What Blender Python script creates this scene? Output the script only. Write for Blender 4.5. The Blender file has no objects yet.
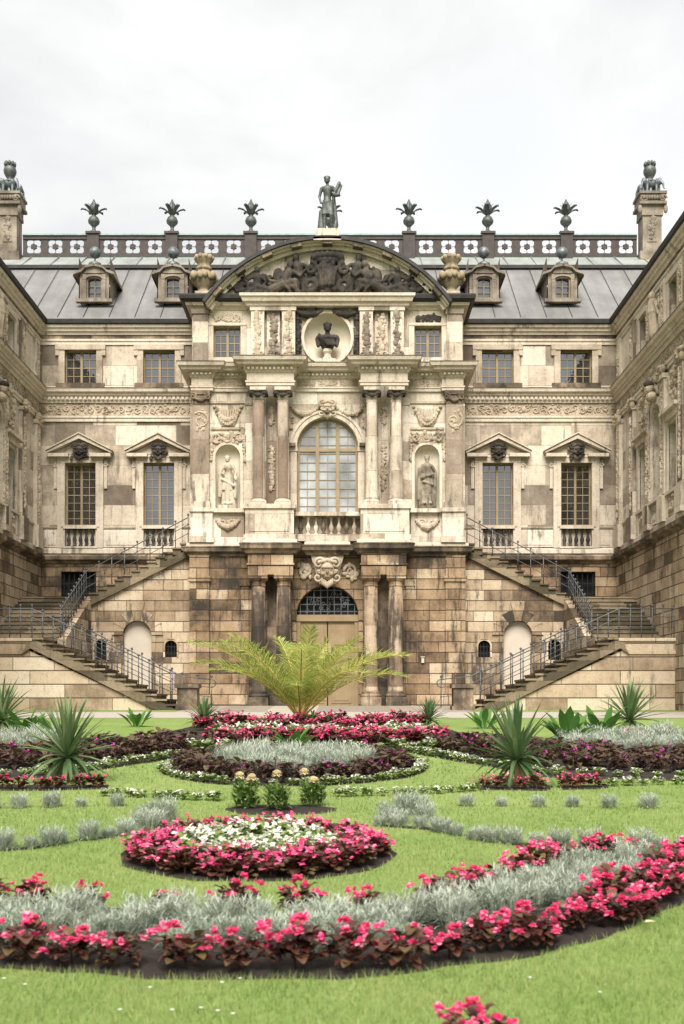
import bpy, bmesh, math, random
from math import sin, cos, pi, radians as R, sqrt, atan2
from mathutils import Vector
random.seed(7)
S = bpy.context.scene
COL = S.collection
AX = -0.533            # palace axis (world x)
EYE = 1.5
D, P = 45.0, 42.3      # main wall plane, pavilion plane (distance from the camera)
HW = 11.3              # half width of the court between the wings

# ------------------------------------------------------------------ mesh builder
class MB:
    def __init__(s): s.v = []; s.f = []; s.m = []; s.mi = 0
    def add(s, vs, fs):
        o = len(s.v); s.v += [tuple(v) for v in vs]
        for f in fs: s.f.append([i + o for i in f]); s.m.append(s.mi)
        return s
    def box(s, x0, x1, y0, y1, z0, z1):
        return s.add([(x0,y0,z0),(x1,y0,z0),(x1,y1,z0),(x0,y1,z0),(x0,y0,z1),(x1,y0,z1),(x1,y1,z1),(x0,y1,z1)],
                     [(0,3,2,1),(4,5,6,7),(0,1,5,4),(1,2,6,5),(2,3,7,6),(3,0,4,7)])
    def mbox(s, T, a0, a1, z0, z1, d0, d1):
        v = [T(a,z,d) for z in (z0,z1) for (a,d) in ((a0,d0),(a1,d0),(a1,d1),(a0,d1))]
        return s.add(v, [(0,3,2,1),(4,5,6,7),(0,1,5,4),(1,2,6,5),(2,3,7,6),(3,0,4,7)])
    def prism(s, T, poly, d0, d1):          # poly of (a,z), extruded in depth
        n = len(poly)
        v = [T(a,z,d0) for a,z in poly] + [T(a,z,d1) for a,z in poly]
        return s.add(v, [list(range(n)), list(range(2*n-1, n-1, -1))] + [(i,i+n,(i+1)%n+n,(i+1)%n) for i in range(n)])
    def lathe(s, prof, c=(0,0,0), n=16, fn=None):   # prof (r,z)
        v = []
        for r,z in prof:
            for k in range(n):
                a = 2*pi*k/n; q = r*(fn(a,z) if fn else 1)
                v.append((c[0]+q*cos(a), c[1]+q*sin(a), c[2]+z))
        f = [(i*n+k, i*n+(k+1)%n, (i+1)*n+(k+1)%n, (i+1)*n+k) for i in range(len(prof)-1) for k in range(n)]
        f.append(list(range(n-1,-1,-1))); f.append([(len(prof)-1)*n+k for k in range(n)])
        return s.add(v, f)
    def ell(s, c, rx, ry, rz, n=10, m=6):
        v = [(c[0],c[1],c[2]-rz)]
        for i in range(1,m):
            t = -pi/2 + pi*i/m
            for k in range(n):
                a = 2*pi*k/n; v.append((c[0]+rx*cos(t)*cos(a), c[1]+ry*cos(t)*sin(a), c[2]+rz*sin(t)))
        v.append((c[0],c[1],c[2]+rz))
        f = [(0, 1+(k+1)%n, 1+k) for k in range(n)]
        for i in range(m-2):
            for k in range(n):
                f.append((1+i*n+k, 1+i*n+(k+1)%n, 1+(i+1)*n+(k+1)%n, 1+(i+1)*n+k))
        t = len(v)-1; o = 1+(m-2)*n
        f += [(o+k, o+(k+1)%n, t) for k in range(n)]
        return s.add(v, f)
    def tube(s, pts, r, n=6, r1=None):
        pts = [Vector(p) for p in pts]; N = len(pts); v = []; ref = None
        for i,p in enumerate(pts):
            t = (pts[min(i+1,N-1)] - pts[max(i-1,0)]).normalized()
            if ref is None: ref = Vector((0,0,1)) if abs(t.z) < .9 else Vector((1,0,0))
            a = t.cross(ref).normalized(); b = a.cross(t).normalized(); ref = b
            q = r if r1 is None else r + (r1-r)*i/max(1,N-1)
            if isinstance(r,(list,tuple)): q = r[i]
            for k in range(n):
                w = 2*pi*k/n; v.append(p + a*q*cos(w) + b*q*sin(w))
        f = [(i*n+k, i*n+(k+1)%n, (i+1)*n+(k+1)%n, (i+1)*n+k) for i in range(N-1) for k in range(n)]
        f += [list(range(n-1,-1,-1)), [(N-1)*n+k for k in range(n)]]
        return s.add(v, f)
    def cap(s, p, q, r0, r1, n=10):         # tapered capsule
        p = Vector(p); q = Vector(q); t = (q-p); L = t.length
        if L < 1e-6: return s.ell(p, r0, r0, r0, n, 6)
        t /= L; pts = []; rr = []
        for k in (-1,-.86,-.5,0): pts.append(p+t*r0*k); rr.append(max(.002, r0*sqrt(max(0,1-k*k))))
        for k in (0,.5,.86,1): pts.append(q+t*r1*k); rr.append(max(.002, r1*sqrt(max(0,1-k*k))))
        return s.tube(pts, rr, n)
    def build(s, name, mats, parent=None, smooth=False, loc=None, link=True):
        me = bpy.data.meshes.new(name); me.from_pydata(s.v, [], s.f)
        if not isinstance(mats,(list,tuple)): mats = [mats]
        for m in mats: me.materials.append(m)
        if any(s.m): me.polygons.foreach_set('material_index', s.m)
        if smooth: me.polygons.foreach_set('use_smooth', [True]*len(s.f))
        me.update()
        return mk(name, me, parent, loc)

def mk(name, me, parent=None, loc=None):
    o = bpy.data.objects.new(name, me); COL.objects.link(o)
    if parent is not None:
        o.parent = parent
        if loc is None and 'off' in parent: loc = parent['off']
    if loc is not None: o.location = loc
    return o
def tag(o, label=None, cat=None, group=None, kind=None):
    for k,v in (('label',label),('category',cat),('group',group),('kind',kind)):
        if v: o[k] = v
    return o
def thing(name, loc, label, cat, group=None, rz=0, world=False):
    o = bpy.data.objects.new(name, None); COL.objects.link(o); o.location = loc; o.rotation_euler = (0,0,rz)
    o.empty_display_size = .1
    if world: o['off'] = (AX-loc[0], -loc[1], -loc[2])      # children are given in palace coordinates
    return tag(o, label, cat, group)
def sub(name, mb, mats, part, smooth=False): return mb.build(name, mats, part, smooth, (0,0,0))
def remesh(o, vox, it=4):
    m = o.modifiers.new('r','REMESH'); m.mode = 'VOXEL'; m.voxel_size = vox; m.use_smooth_shade = True
    if it: k = o.modifiers.new('s','SMOOTH'); k.factor = .5; k.iterations = it
    dg = bpy.context.evaluated_depsgraph_get(); me = bpy.data.meshes.new_from_object(o.evaluated_get(dg))
    old = o.data; o.modifiers.clear(); me.name = old.name; o.data = me; return o
def link_copy(src, parent=None, loc=None, rz=None, sc=None):
    c = src.copy(); COL.objects.link(c)
    if parent is not None: c.parent = parent
    if loc is not None: c.location = loc
    if rz is not None: c.rotation_euler = (0,0,rz)
    if sc is not None: c.scale = (sc,sc,sc)
    return c

# ------------------------------------------------------------------ materials
def nm(name):
    m = bpy.data.materials.new(name); m.use_nodes = True
    nt = m.node_tree; b = nt.nodes['Principled BSDF']
    return m, nt, b
def N(nt, t, **kw):
    n = nt.nodes.new(t)
    for k,v in kw.items():
        if k.startswith('i_'): n.inputs[k[2:].replace('_',' ')].default_value = v
        else: setattr(n, k, v)
    return n
def ramp(nt, stops, fac, interp='LINEAR'):
    r = N(nt,'ShaderNodeValToRGB'); e = r.color_ramp.elements; r.color_ramp.interpolation = interp
    while len(e) > 1: e.remove(e[-1])
    e[0].position = stops[0][0]; e[0].color = (*stops[0][1],1)
    for p,c in stops[1:]: q = e.new(p); q.color = (*c,1)
    nt.links.new(fac, r.inputs[0]); return r.outputs[0]
def mth(nt, op, a, b=None, clamp=False):
    n = N(nt,'ShaderNodeMath', operation=op); n.use_clamp = clamp
    for i,x in enumerate((a,b)):
        if x is None: continue
        if isinstance(x,(int,float)): n.inputs[i].default_value = x
        else: nt.links.new(x, n.inputs[i])
    return n.outputs[0]
def mixc(nt, fac, a, b, bt='MIX'):
    n = N(nt,'ShaderNodeMix', data_type='RGBA', blend_type=bt)
    for i,x in ((0,fac),(6,a),(7,b)):
        if isinstance(x,(int,float)): n.inputs[i].default_value = x
        elif isinstance(x,tuple): n.inputs[i].default_value = (*x,1)
        else: nt.links.new(x, n.inputs[i])
    return n.outputs[2]
def bump(nt, b, h, strength=.4, dist=.02):
    n = N(nt,'ShaderNodeBump', i_Strength=strength, i_Distance=dist); nt.links.new(h, n.inputs['Height']); nt.links.new(n.outputs[0], b.inputs['Normal'])

def ashlar(name, stops, bw=1.3, bh=.62, joint=(.12,.09,.06), js=.006, vary=.35, soot=0.0, rough=.85, jb=.5, seed=0, sootc=(.035,.03,.026), coord='Object', pull=0.0, hj=0.0, grime=.5):
    """dressed sandstone: blocks of differing age (random per block), dirt streaks, dark joints"""
    m, nt, b = nm(name); L = nt.links.new
    tc = N(nt,'ShaderNodeTexCoord'); sp = N(nt,'ShaderNodeSeparateXYZ'); L(tc.outputs[coord], sp.inputs[0])
    g = N(nt,'ShaderNodeNewGeometry'); sn = N(nt,'ShaderNodeSeparateXYZ'); L(g.outputs['True Normal'], sn.inputs[0])
    side = mth(nt,'GREATER_THAN', mth(nt,'ABSOLUTE', sn.outputs[0]), .72)
    mx = N(nt,'ShaderNodeMix', data_type='FLOAT'); L(side, mx.inputs[0]); L(sp.outputs[0], mx.inputs[2]); L(sp.outputs[1], mx.inputs[3])
    cb = N(nt,'ShaderNodeCombineXYZ'); L(mth(nt,'ADD',mx.outputs[0],seed*3.17), cb.inputs[0]); L(mth(nt,'ADD',sp.outputs[2],.0), cb.inputs[1])
    br = N(nt,'ShaderNodeTexBrick', i_Scale=1.0, i_Mortar_Size=js, i_Mortar_Smooth=.1, i_Bias=0.0, i_Brick_Width=bw, i_Row_Height=bh)
    br.inputs['Color1'].default_value = (0,0,0,1); br.inputs['Color2'].default_value = (1,1,1,1); br.inputs['Mortar'].default_value = (.5,.5,.5,1)
    br.offset = .41; br.squash = .7; br.squash_frequency = 3; L(cb.outputs[0], br.inputs[0])
    n1 = N(nt,'ShaderNodeTexNoise', i_Scale=1.1, i_Detail=5.0, i_Roughness=.65); L(tc.outputs[coord], n1.inputs[0])
    mp = N(nt,'ShaderNodeMapping'); mp.inputs['Scale'].default_value = (3.5,3.5,.55); L(tc.outputs[coord], mp.inputs[0])
    n2 = N(nt,'ShaderNodeTexNoise', i_Scale=1.0, i_Detail=6.0, i_Roughness=.7); L(mp.outputs[0], n2.inputs[0])
    n3 = N(nt,'ShaderNodeTexNoise', i_Scale=22.0, i_Detail=4.0, i_Roughness=.7); L(tc.outputs[coord], n3.inputs[0])
    sc = N(nt,'ShaderNodeSeparateColor'); L(br.outputs['Color'], sc.inputs[0])
    v = mth(nt,'ADD', mth(nt,'ADD', mth(nt,'MULTIPLY', sc.outputs[0], 1-pull), pull*.5), mth(nt,'MULTIPLY', mth(nt,'SUBTRACT', n1.outputs[0], .5), vary*2))
    v = mth(nt,'ADD', v, mth(nt,'MULTIPLY', mth(nt,'SUBTRACT', n2.outputs[0], .5), vary), True)
    c = ramp(nt, stops, v)
    n4 = N(nt,'ShaderNodeTexNoise', i_Scale=6.5, i_Detail=6.0, i_Roughness=.75); L(tc.outputs[coord], n4.inputs[0])
    c = mixc(nt, 1.0, c, ramp(nt, [(.25,(.60,.57,.54)),(.5,(1,1,1)),(.8,(1.06,1.05,1.03))], n3.outputs[0]), 'MULTIPLY')
    c = mixc(nt, grime, c, ramp(nt, [(.28,(.42,.38,.34)),(.46,(.92,.90,.88)),(.6,(1,1,1))], n4.outputs[0]), 'MULTIPLY')
    if soot:
        n5 = N(nt,'ShaderNodeTexNoise', i_Scale=.42, i_Detail=7.0, i_Roughness=.72); L(tc.outputs[coord], n5.inputs[0])
        st = ramp(nt, [(.61-soot*.26,(0,0,0)),(.69-soot*.26,(1,1,1))], mth(nt,'ADD', mth(nt,'MULTIPLY',n2.outputs[0],.55), mth(nt,'ADD', mth(nt,'MULTIPLY',n5.outputs[0],.35), mth(nt,'MULTIPLY', n4.outputs[0], .12))))
        ss = N(nt,'ShaderNodeSeparateColor'); L(st, ss.inputs[0])
        c = mixc(nt, mth(nt,'MULTIPLY', ss.outputs[0], .88), c, sootc)
    c = mixc(nt, mth(nt,'MULTIPLY', br.outputs['Fac'], jb), c, joint)
    if hj:
        fz = mth(nt,'FRACT', mth(nt,'ADD', mth(nt,'DIVIDE', sp.outputs[2], bh), 40.0))
        hl = mth(nt,'ADD', mth(nt,'LESS_THAN', fz, .045), mth(nt,'GREATER_THAN', fz, .955), True)
        c = mixc(nt, mth(nt,'MULTIPLY', hl, hj), c, joint)
    L(c, b.inputs['Base Color']); b.inputs['Roughness'].default_value = rough; b.inputs['Specular IOR Level'].default_value = .25
    h = mth(nt,'SUBTRACT', mth(nt,'ADD', mth(nt,'MULTIPLY', n3.outputs[0], .35), mth(nt,'MULTIPLY',n1.outputs[0],.3)), mth(nt,'MULTIPLY', br.outputs['Fac'], 1.2))
    bump(nt, b, h, .55, .02)
    return m
def plain(name, c1, c2, scale=6, rough=.6, metal=0, bs=.15, spec=.4, detail=4, trans=0):
    m, nt, b = nm(name); L = nt.links.new
    tc = N(nt,'ShaderNodeTexCoord'); n = N(nt,'ShaderNodeTexNoise', i_Scale=float(scale), i_Detail=float(detail), i_Roughness=.65); L(tc.outputs['Object'], n.inputs[0])
    L(ramp(nt, [(.3,c1),(.7,c2)], n.outputs[0]), b.inputs['Base Color'])
    b.inputs['Roughness'].default_value = rough; b.inputs['Metallic'].default_value = metal; b.inputs['Specular IOR Level'].default_value = spec
    if bs: bump(nt, b, n.outputs[0], bs, .02)
    return m
def leafmat(name, c1, c2, rough=.5, tl=.35, c3=None, scale=9, nw=.3, iw=.55):
    """foliage: colour differs from plant to plant and along the leaves, some light passes through"""
    m, nt, b = nm(name); L = nt.links.new
    oi = N(nt,'ShaderNodeObjectInfo'); g = N(nt,'ShaderNodeTexCoord')
    n = N(nt,'ShaderNodeTexNoise', i_Scale=float(scale), i_Detail=2.0); L(g.outputs['Object'], n.inputs[0])
    gi = N(nt,'ShaderNodeNewGeometry')
    v = mth(nt,'ADD', mth(nt,'MULTIPLY', gi.outputs['Random Per Island'], iw), mth(nt,'ADD', mth(nt,'MULTIPLY', n.outputs[0], nw), mth(nt,'MULTIPLY', oi.outputs['Random'], .22)), True)
    c = ramp(nt, [(.2,c1),(.8,c2)] if c3 is None else [(.15,c1),(.55,c2),(.85,c3)], v)
    L(c, b.inputs['Base Color']); b.inputs['Roughness'].default_value = rough; b.inputs['Specular IOR Level'].default_value = .3
    t = N(nt,'ShaderNodeBsdfTranslucent'); L(c, t.inputs[0])
    mx = N(nt,'ShaderNodeMixShader'); mx.inputs[0].default_value = tl; L(b.outputs[0], mx.inputs[1]); L(t.outputs[0], mx.inputs[2])
    L(mx.outputs[0], nt.nodes['Material Output'].inputs[0])
    return m
def glass(name, base, ior=2.0, rough=.04, wob=.05):
    m, nt, b = nm(name); L = nt.links.new
    b.inputs['Base Color'].default_value = (*base,1); b.inputs['Roughness'].default_value = rough; b.inputs['IOR'].default_value = ior
    tc = N(nt,'ShaderNodeTexCoord'); n = N(nt,'ShaderNodeTexNoise', i_Scale=2.6, i_Detail=2.0); L(tc.outputs['Object'], n.inputs[0])
    n2 = N(nt,'ShaderNodeTexNoise', i_Scale=.8, i_Detail=3.0); L(tc.outputs['Object'], n2.inputs[0])
    L(ramp(nt, [(.35,tuple(x*.5 for x in base)),(.65,tuple(x*1.6 for x in base))], n2.outputs[0]), b.inputs['Base Color'])
    bump(nt, b, n.outputs[0], wob*3, .05); return m

CREAM = [(.08,(.13,.10,.076)),(.28,(.205,.17,.133)),(.44,(.295,.248,.197)),(.56,(.45,.38,.30)),(.88,(.60,.53,.435))]
PALE  = [(.05,(.29,.235,.18)),(.25,(.45,.385,.305)),(.55,(.56,.49,.40)),(.9,(.64,.58,.49))]
RUST  = [(.05,(.035,.028,.022)),(.2,(.11,.075,.047)),(.36,(.20,.135,.08)),(.58,(.295,.205,.125)),(.8,(.385,.285,.185)),(.97,(.50,.42,.30))]
SANDY = [(.1,(.22,.16,.105)),(.3,(.40,.31,.215)),(.55,(.50,.41,.295)),(.85,(.58,.50,.385))]
M = {}
M['wall']  = ashlar('weathered_cream_sandstone', CREAM, 1.7, .78, joint=(.14,.11,.08), js=.008, jb=.4, vary=.42, pull=.1, soot=.31, sootc=(.155,.128,.10), grime=.75)
M['pav']   = ashlar('pale_sandstone', PALE, 1.3, .7, jb=.4, vary=.55, soot=.33, sootc=(.15,.115,.088), pull=.05)
M['trim']  = ashlar('cream_moulding_stone', PALE, 2.1, 3.1, jb=.12, vary=.5, soot=.24, sootc=(.13,.105,.082), grime=.6, seed=2, pull=.65)
M['rust']  = ashlar('dark_rusticated_sandstone', RUST, 1.15, .385, joint=(.035,.026,.02), js=.014, jb=.8, hj=.9, vary=.62, soot=.42, seed=1, pull=.3, sootc=(.03,.025,.02))
M['rustw'] = ashlar('wing_rusticated_sandstone', [(.08,(.10,.073,.05)),(.25,(.25,.18,.115)),(.5,(.37,.285,.195)),(.8,(.47,.385,.28))], 1.05, .385, joint=(.05,.038,.028), js=.014, jb=.75, vary=.55, soot=.34, seed=7, pull=.2, hj=.85, sootc=(.05,.04,.03))
M['stair'] = ashlar('stair_sandstone', SANDY, 1.9, .44, joint=(.06,.045,.03), js=.012, jb=.8, vary=.4, soot=.2, sootc=(.11,.085,.06), hj=.8, seed=3, pull=.2)
M['stwall']= ashlar('under_stair_sandstone', [(.08,(.06,.045,.034)),(.22,(.16,.112,.072)),(.42,(.30,.222,.145)),(.65,(.42,.33,.23)),(.9,(.54,.45,.335))], 1.05, .385, joint=(.05,.038,.028), js=.012, jb=.7, vary=.45, soot=.3, hj=.8, seed=4, pull=.25)
M['step']  = ashlar('mossy_steps', [(.2,(.07,.058,.036)),(.5,(.14,.11,.07)),(.8,(.25,.2,.135))], 1.4, .33, jb=.2, vary=.5, soot=.2, sootc=(.03,.028,.02))
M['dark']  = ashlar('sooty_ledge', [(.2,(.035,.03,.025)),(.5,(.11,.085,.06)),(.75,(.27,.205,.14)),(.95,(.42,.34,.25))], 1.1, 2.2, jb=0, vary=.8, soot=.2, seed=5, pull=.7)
M['col']   = ashlar('brown_column_stone', [(.1,(.2,.145,.105)),(.45,(.275,.222,.172)),(.7,(.385,.325,.255)),(.95,(.53,.465,.375))], 3.0, 1.25, jb=.3, vary=.6, seed=6, soot=.3, sootc=(.10,.078,.06))
M['relief']= ashlar('carved_stone', [(.1,(.17,.13,.095)),(.4,(.37,.30,.22)),(.8,(.52,.45,.35))], 3.0, 3.0, jb=0, vary=.8, soot=.25, sootc=(.08,.062,.046), pull=1)
M['dorm']  = ashlar('grey_brown_dormer_stone', [(.1,(.085,.07,.055)),(.45,(.18,.15,.117)),(.85,(.33,.285,.225))], 3.0, 3.0, jb=0, vary=.8, soot=.2, pull=1)
M['atsur'] = ashlar('weathered_window_surround', [(.1,(.20,.16,.12)),(.45,(.36,.30,.23)),(.85,(.52,.45,.36))], 3.0, 3.0, jb=0, vary=.7, soot=.25, sootc=(.12,.095,.07), pull=.8)
M['urn']   = ashlar('yellowed_urn_stone', [(.1,(.13,.10,.065)),(.45,(.29,.235,.155)),(.85,(.43,.365,.265))], 3.0, 3.0, jb=0, vary=.8, soot=.2, sootc=(.06,.05,.035), pull=1)
M['soot']  = ashlar('soot_blackened_carving', [(.2,(.022,.02,.018)),(.55,(.045,.039,.033)),(.9,(.15,.12,.092))], 3.0, 3.0, jb=0, vary=.8, pull=1)
M['statue']= ashlar('pale_statue_stone', [(.1,(.20,.165,.125)),(.4,(.44,.385,.30)),(.85,(.58,.53,.44))], 3., 3., jb=0, vary=.9, soot=.2, sootc=(.12,.10,.08), pull=1)
M['statued']= ashlar('soot_streaked_statue_stone', [(.15,(.09,.075,.06)),(.45,(.27,.23,.175)),(.85,(.50,.45,.36))], 3., 3., jb=0, vary=.9, soot=.4, sootc=(.05,.042,.035), pull=1)
M['niche'] = plain('cream_plaster', (.50,.44,.34), (.60,.54,.43), 1.3, .9, bs=.05)
M['blind'] = plain('white_plaster', (.44,.385,.31), (.52,.46,.38), .9, .9, bs=.05)
M['frame'] = plain('ochre_painted_timber', (.20,.145,.072), (.26,.195,.105), 3, .55, bs=.05)
M['door']  = plain('tan_painted_door', (.20,.14,.072), (.26,.19,.105), 2, .5, bs=.05)
M['glass'] = glass('old_window_glass', (.022,.022,.022), 2.6)
M['glassc']= glass('sky_and_curtain_pale_glass', (.27,.285,.29), 1.9, .06, .08)  # pale base colour stands in for reflected sky as well as curtains behind
M['void']  = plain('dark_interior', (.006,.006,.006), (.012,.011,.01), 2, .9, bs=0)
M['iron']  = plain('black_iron', (.012,.012,.013), (.03,.03,.03), 9, .5, .6, bs=.05)
M['rail']  = plain('galvanised_steel', (.075,.08,.083), (.14,.147,.15), 7, .5, .55, bs=.05)
M['zincd'] = plain('dark_gutter_metal', (.014,.013,.013), (.035,.033,.032), 3, .6, .3, bs=.1)
M['bronze']= plain('brown_copper_sheet', (.026,.021,.019), (.052,.041,.036), 4, .6, .25, bs=.1)
M['patina']= plain('greened_bronze', (.05,.052,.048), (.13,.145,.135), 9, .55, .5, bs=.1)
M['verdi'] = plain('verdigris_edge', (.17,.25,.23), (.30,.39,.36), 5, .7, .1, bs=.1)
M['bluish']= plain('blue_grey_bronze', (.06,.07,.075), (.2,.225,.235), 7, .5, .5, bs=.1)

def roofmat(name, c1, c2, c3):
    m, nt, b = nm(name); L = nt.links.new
    tc = N(nt,'ShaderNodeTexCoord'); n = N(nt,'ShaderNodeTexNoise', i_Scale=.9, i_Detail=6.0, i_Roughness=.7); L(tc.outputs['Object'], n.inputs[0])
    mp = N(nt,'ShaderNodeMapping'); mp.inputs['Scale'].default_value = (2.2,.35,.35); L(tc.outputs['Object'], mp.inputs[0])
    n2 = N(nt,'ShaderNodeTexNoise', i_Scale=1.0, i_Detail=5.0); L(mp.outputs[0], n2.inputs[0])
    c = ramp(nt, [(.3,c1),(.5,c2),(.72,c3)], mth(nt,'ADD', mth(nt,'MULTIPLY',n.outputs[0],.5), mth(nt,'MULTIPLY',n2.outputs[0],.5)))
    L(c, b.inputs['Base Color']); b.inputs['Roughness'].default_value = .5; b.inputs['Metallic'].default_value = .15
    bump(nt, b, n.outputs[0], .15, .02); return m
M['roof']  = roofmat('zinc_roof_sheet', (.115,.113,.11), (.175,.172,.166), (.245,.242,.236))
M['roof2'] = roofmat('pale_copper_flashing', (.17,.18,.165), (.26,.28,.26), (.36,.385,.36))

# plants
M['begleaf'] = leafmat('bronze_begonia_leaf', (.030,.013,.011), (.095,.034,.025), .35, .2, (.12,.10,.04))
M['pink']    = leafmat('pink_petal', (.66,.018,.12), (.84,.08,.25), .5, .4, (.92,.40,.54))
M['white']   = leafmat('white_petal', (.62,.62,.50), (.80,.80,.70), .5, .3)
M['grnleaf'] = leafmat('fresh_green_leaf', (.09,.16,.03), (.2,.28,.065), .45, .35)
M['silver']  = leafmat('silver_grey_foliage', (.24,.285,.215), (.39,.435,.35), .8, .35, (.52,.56,.475))
M['coleus']  = leafmat('dark_purple_leaf', (.030,.017,.015), (.085,.048,.036), .4, .25, (.13,.12,.05))
M['magenta'] = leafmat('magenta_petal', (.45,.01,.30), (.62,.05,.45), .5, .3)
M['yucca']   = leafmat('blue_green_sword_leaf', (.05,.10,.04), (.12,.185,.075), .4, .25, (.26,.31,.15))
M['canna']   = leafmat('broad_green_leaf', (.045,.13,.025), (.10,.22,.045), .35, .35)
M['palm']    = leafmat('yellow_green_frond', (.20,.28,.06), (.42,.48,.12), .5, .5, (.66,.62,.20))
M['rachis']  = plain('yellow_frond_stalk', (.40,.28,.06), (.52,.42,.14), 8, .5, bs=.05)
M['fibre']   = plain('brown_palm_fibre', (.10,.065,.03), (.28,.19,.09), 14, .9, bs=.5)
M['mari']    = leafmat('marigold_foliage', (.07,.14,.03), (.16,.24,.06), .5, .3)
M['cream']   = leafmat('cream_marigold', (.72,.62,.36), (.84,.77,.54), .6, .3, scale=30)
M['blade']   = leafmat('grass_blade', (.07,.15,.026), (.19,.295,.072), .6, .45, (.33,.375,.14), scale=1.6, nw=.9, iw=.32)
M['soil']    = plain('dark_soil', (.010,.007,.0055), (.034,.023,.017), 34, .95, bs=1.0)
def lawnmat():
    m, nt, b = nm('mown_lawn'); L = nt.links.new
    tc = N(nt,'ShaderNodeTexCoord')
    n1 = N(nt,'ShaderNodeTexNoise', i_Scale=.45, i_Detail=6.0, i_Roughness=.7); L(tc.outputs['Object'], n1.inputs[0])
    n2 = N(nt,'ShaderNodeTexNoise', i_Scale=38.0, i_Detail=4.0, i_Roughness=.75); L(tc.outputs['Object'], n2.inputs[0])
    n3 = N(nt,'ShaderNodeTexNoise', i_Scale=4.5, i_Detail=3.0, i_Roughness=.7); L(tc.outputs['Object'], n3.inputs[0])
    v = mth(nt,'ADD', mth(nt,'MULTIPLY', n1.outputs[0], .45), mth(nt,'ADD', mth(nt,'MULTIPLY', n2.outputs[0], .3), mth(nt,'MULTIPLY', n3.outputs[0], .25)))
    L(ramp(nt, [(.3,(.085,.155,.032)),(.46,(.165,.24,.064)),(.6,(.24,.305,.097)),(.74,(.36,.37,.155))], v), b.inputs['Base Color'])
    b.inputs['Roughness'].default_value = .9; b.inputs['Specular IOR Level'].default_value = .15
    bump(nt, b, n2.outputs[0], .8, .03); return m
M['lawn'] = lawnmat()
M['path'] = plain('pale_gravel', (.30,.27,.23), (.42,.385,.335), 30, .95, bs=.4, detail=6)
M['colg'] = ashlar('sooty_column_stone', [(.1,(.06,.045,.035)),(.35,(.17,.12,.08)),(.6,(.30,.22,.15)),(.9,(.42,.33,.24))], 3.0, 1.1, jb=.4, vary=.6, soot=.56, sootc=(.03,.026,.022), seed=9)
M['pave'] = ashlar('paving_slabs', [(.1,(.25,.22,.18)),(.9,(.40,.36,.30))], .8, .8, jb=.5, vary=.3)

# ------------------------------------------------------------------ ground
def gz(y):
    if y <= 37: return .037*y
    if y <= 41: return 1.369 + (y-37)/4*.131
    return 1.5
def sheet(name, mat, x0, x1, ys, dz):
    mb = MB(); v = []
    for y in ys: v += [(x0,y,gz(y)+dz),(x1,y,gz(y)+dz)]
    mb.add(v, [(2*i,2*i+1,2*i+3,2*i+2) for i in range(len(ys)-1)])
    return tag(mb.build(name, mat), kind='structure')
sheet('lawn', M['lawn'], -300, 300, [-150, 37, 41, 600], 0)
sheet('gravel_path', M['path'], -40, 40, [31.6, 35.4], .005)
sheet('forecourt', M['pave'], AX-4.6, AX+4.6, [35.4, 37, 41, 42.4], .006)
sheet('stair_court', M['path'], AX-HW, AX-4.62, [39.1, 41, 45], .005)
sheet('stair_court', M['path'], AX+4.62, AX+HW, [39.1, 41, 45], .005)

# ------------------------------------------------------------------ wall tools
def TF(y0): return lambda a,z,d: (a, y0+d, z)                   # facing the camera
def TL(a,z,d): return (-HW-d, a, z)                             # left wing, faces +x
def TR(a,z,d): return (HW+d, a, z)                              # right wing, faces -x
def wall_open(mb, T, a0, a1, z0, z1, ops, depth=.3):
    A = sorted({a0,a1,*[o[k] for o in ops for k in (0,1)]}); Z = {z0,z1}
    for o in ops:
        Z |= {o[2],o[3]}
        if o[4]: Z.add(o[3]+(o[4] if o[4] is not True else (o[1]-o[0])/2))
    Z = sorted(z for z in Z if z0-1e-6 <= z <= z1+1e-6); A = [a for a in A if a0-1e-6 <= a <= a1+1e-6]
    rr = lambda o: 0 if not o[4] else ((o[1]-o[0])/2 if o[4] is True else o[4])
    for i in range(len(A)-1):
        for j in range(len(Z)-1):
            ca, cz = (A[i]+A[i+1])/2, (Z[j]+Z[j+1])/2
            if any(o[0] < ca < o[1] and o[2] < cz < o[3]+rr(o) for o in ops): continue
            mb.add([T(A[i],Z[j],0),T(A[i+1],Z[j],0),T(A[i+1],Z[j+1],0),T(A[i],Z[j+1],0)], [(0,1,2,3)])
    for o in ops:
        b0,b1,c0,c1,_ = o; r = rr(o); dp = depth
        q = lambda p1,p2: mb.add([T(*p1,0),T(*p2,0),T(*p2,dp),T(*p1,dp)], [(0,1,2,3)])
        q((b0,c0),(b0,c1)); q((b1,c0),(b1,c1)); q((b0,c0),(b1,c0))
        if not r: q((b0,c1),(b1,c1)); continue
        ac = (b0+b1)/2; h = (b1-b0)/2; n = 16
        pt = [(ac-h*cos(pi*k/n), c1+r*sin(pi*k/n)) for k in range(n+1)]
        for k in range(n):
            q(pt[k],pt[k+1])
            mb.add([T(*pt[k],0),T(*pt[k+1],0),T(pt[k+1][0],c1+r,0),T(pt[k][0],c1+r,0)], [(0,1,2,3)])
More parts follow.
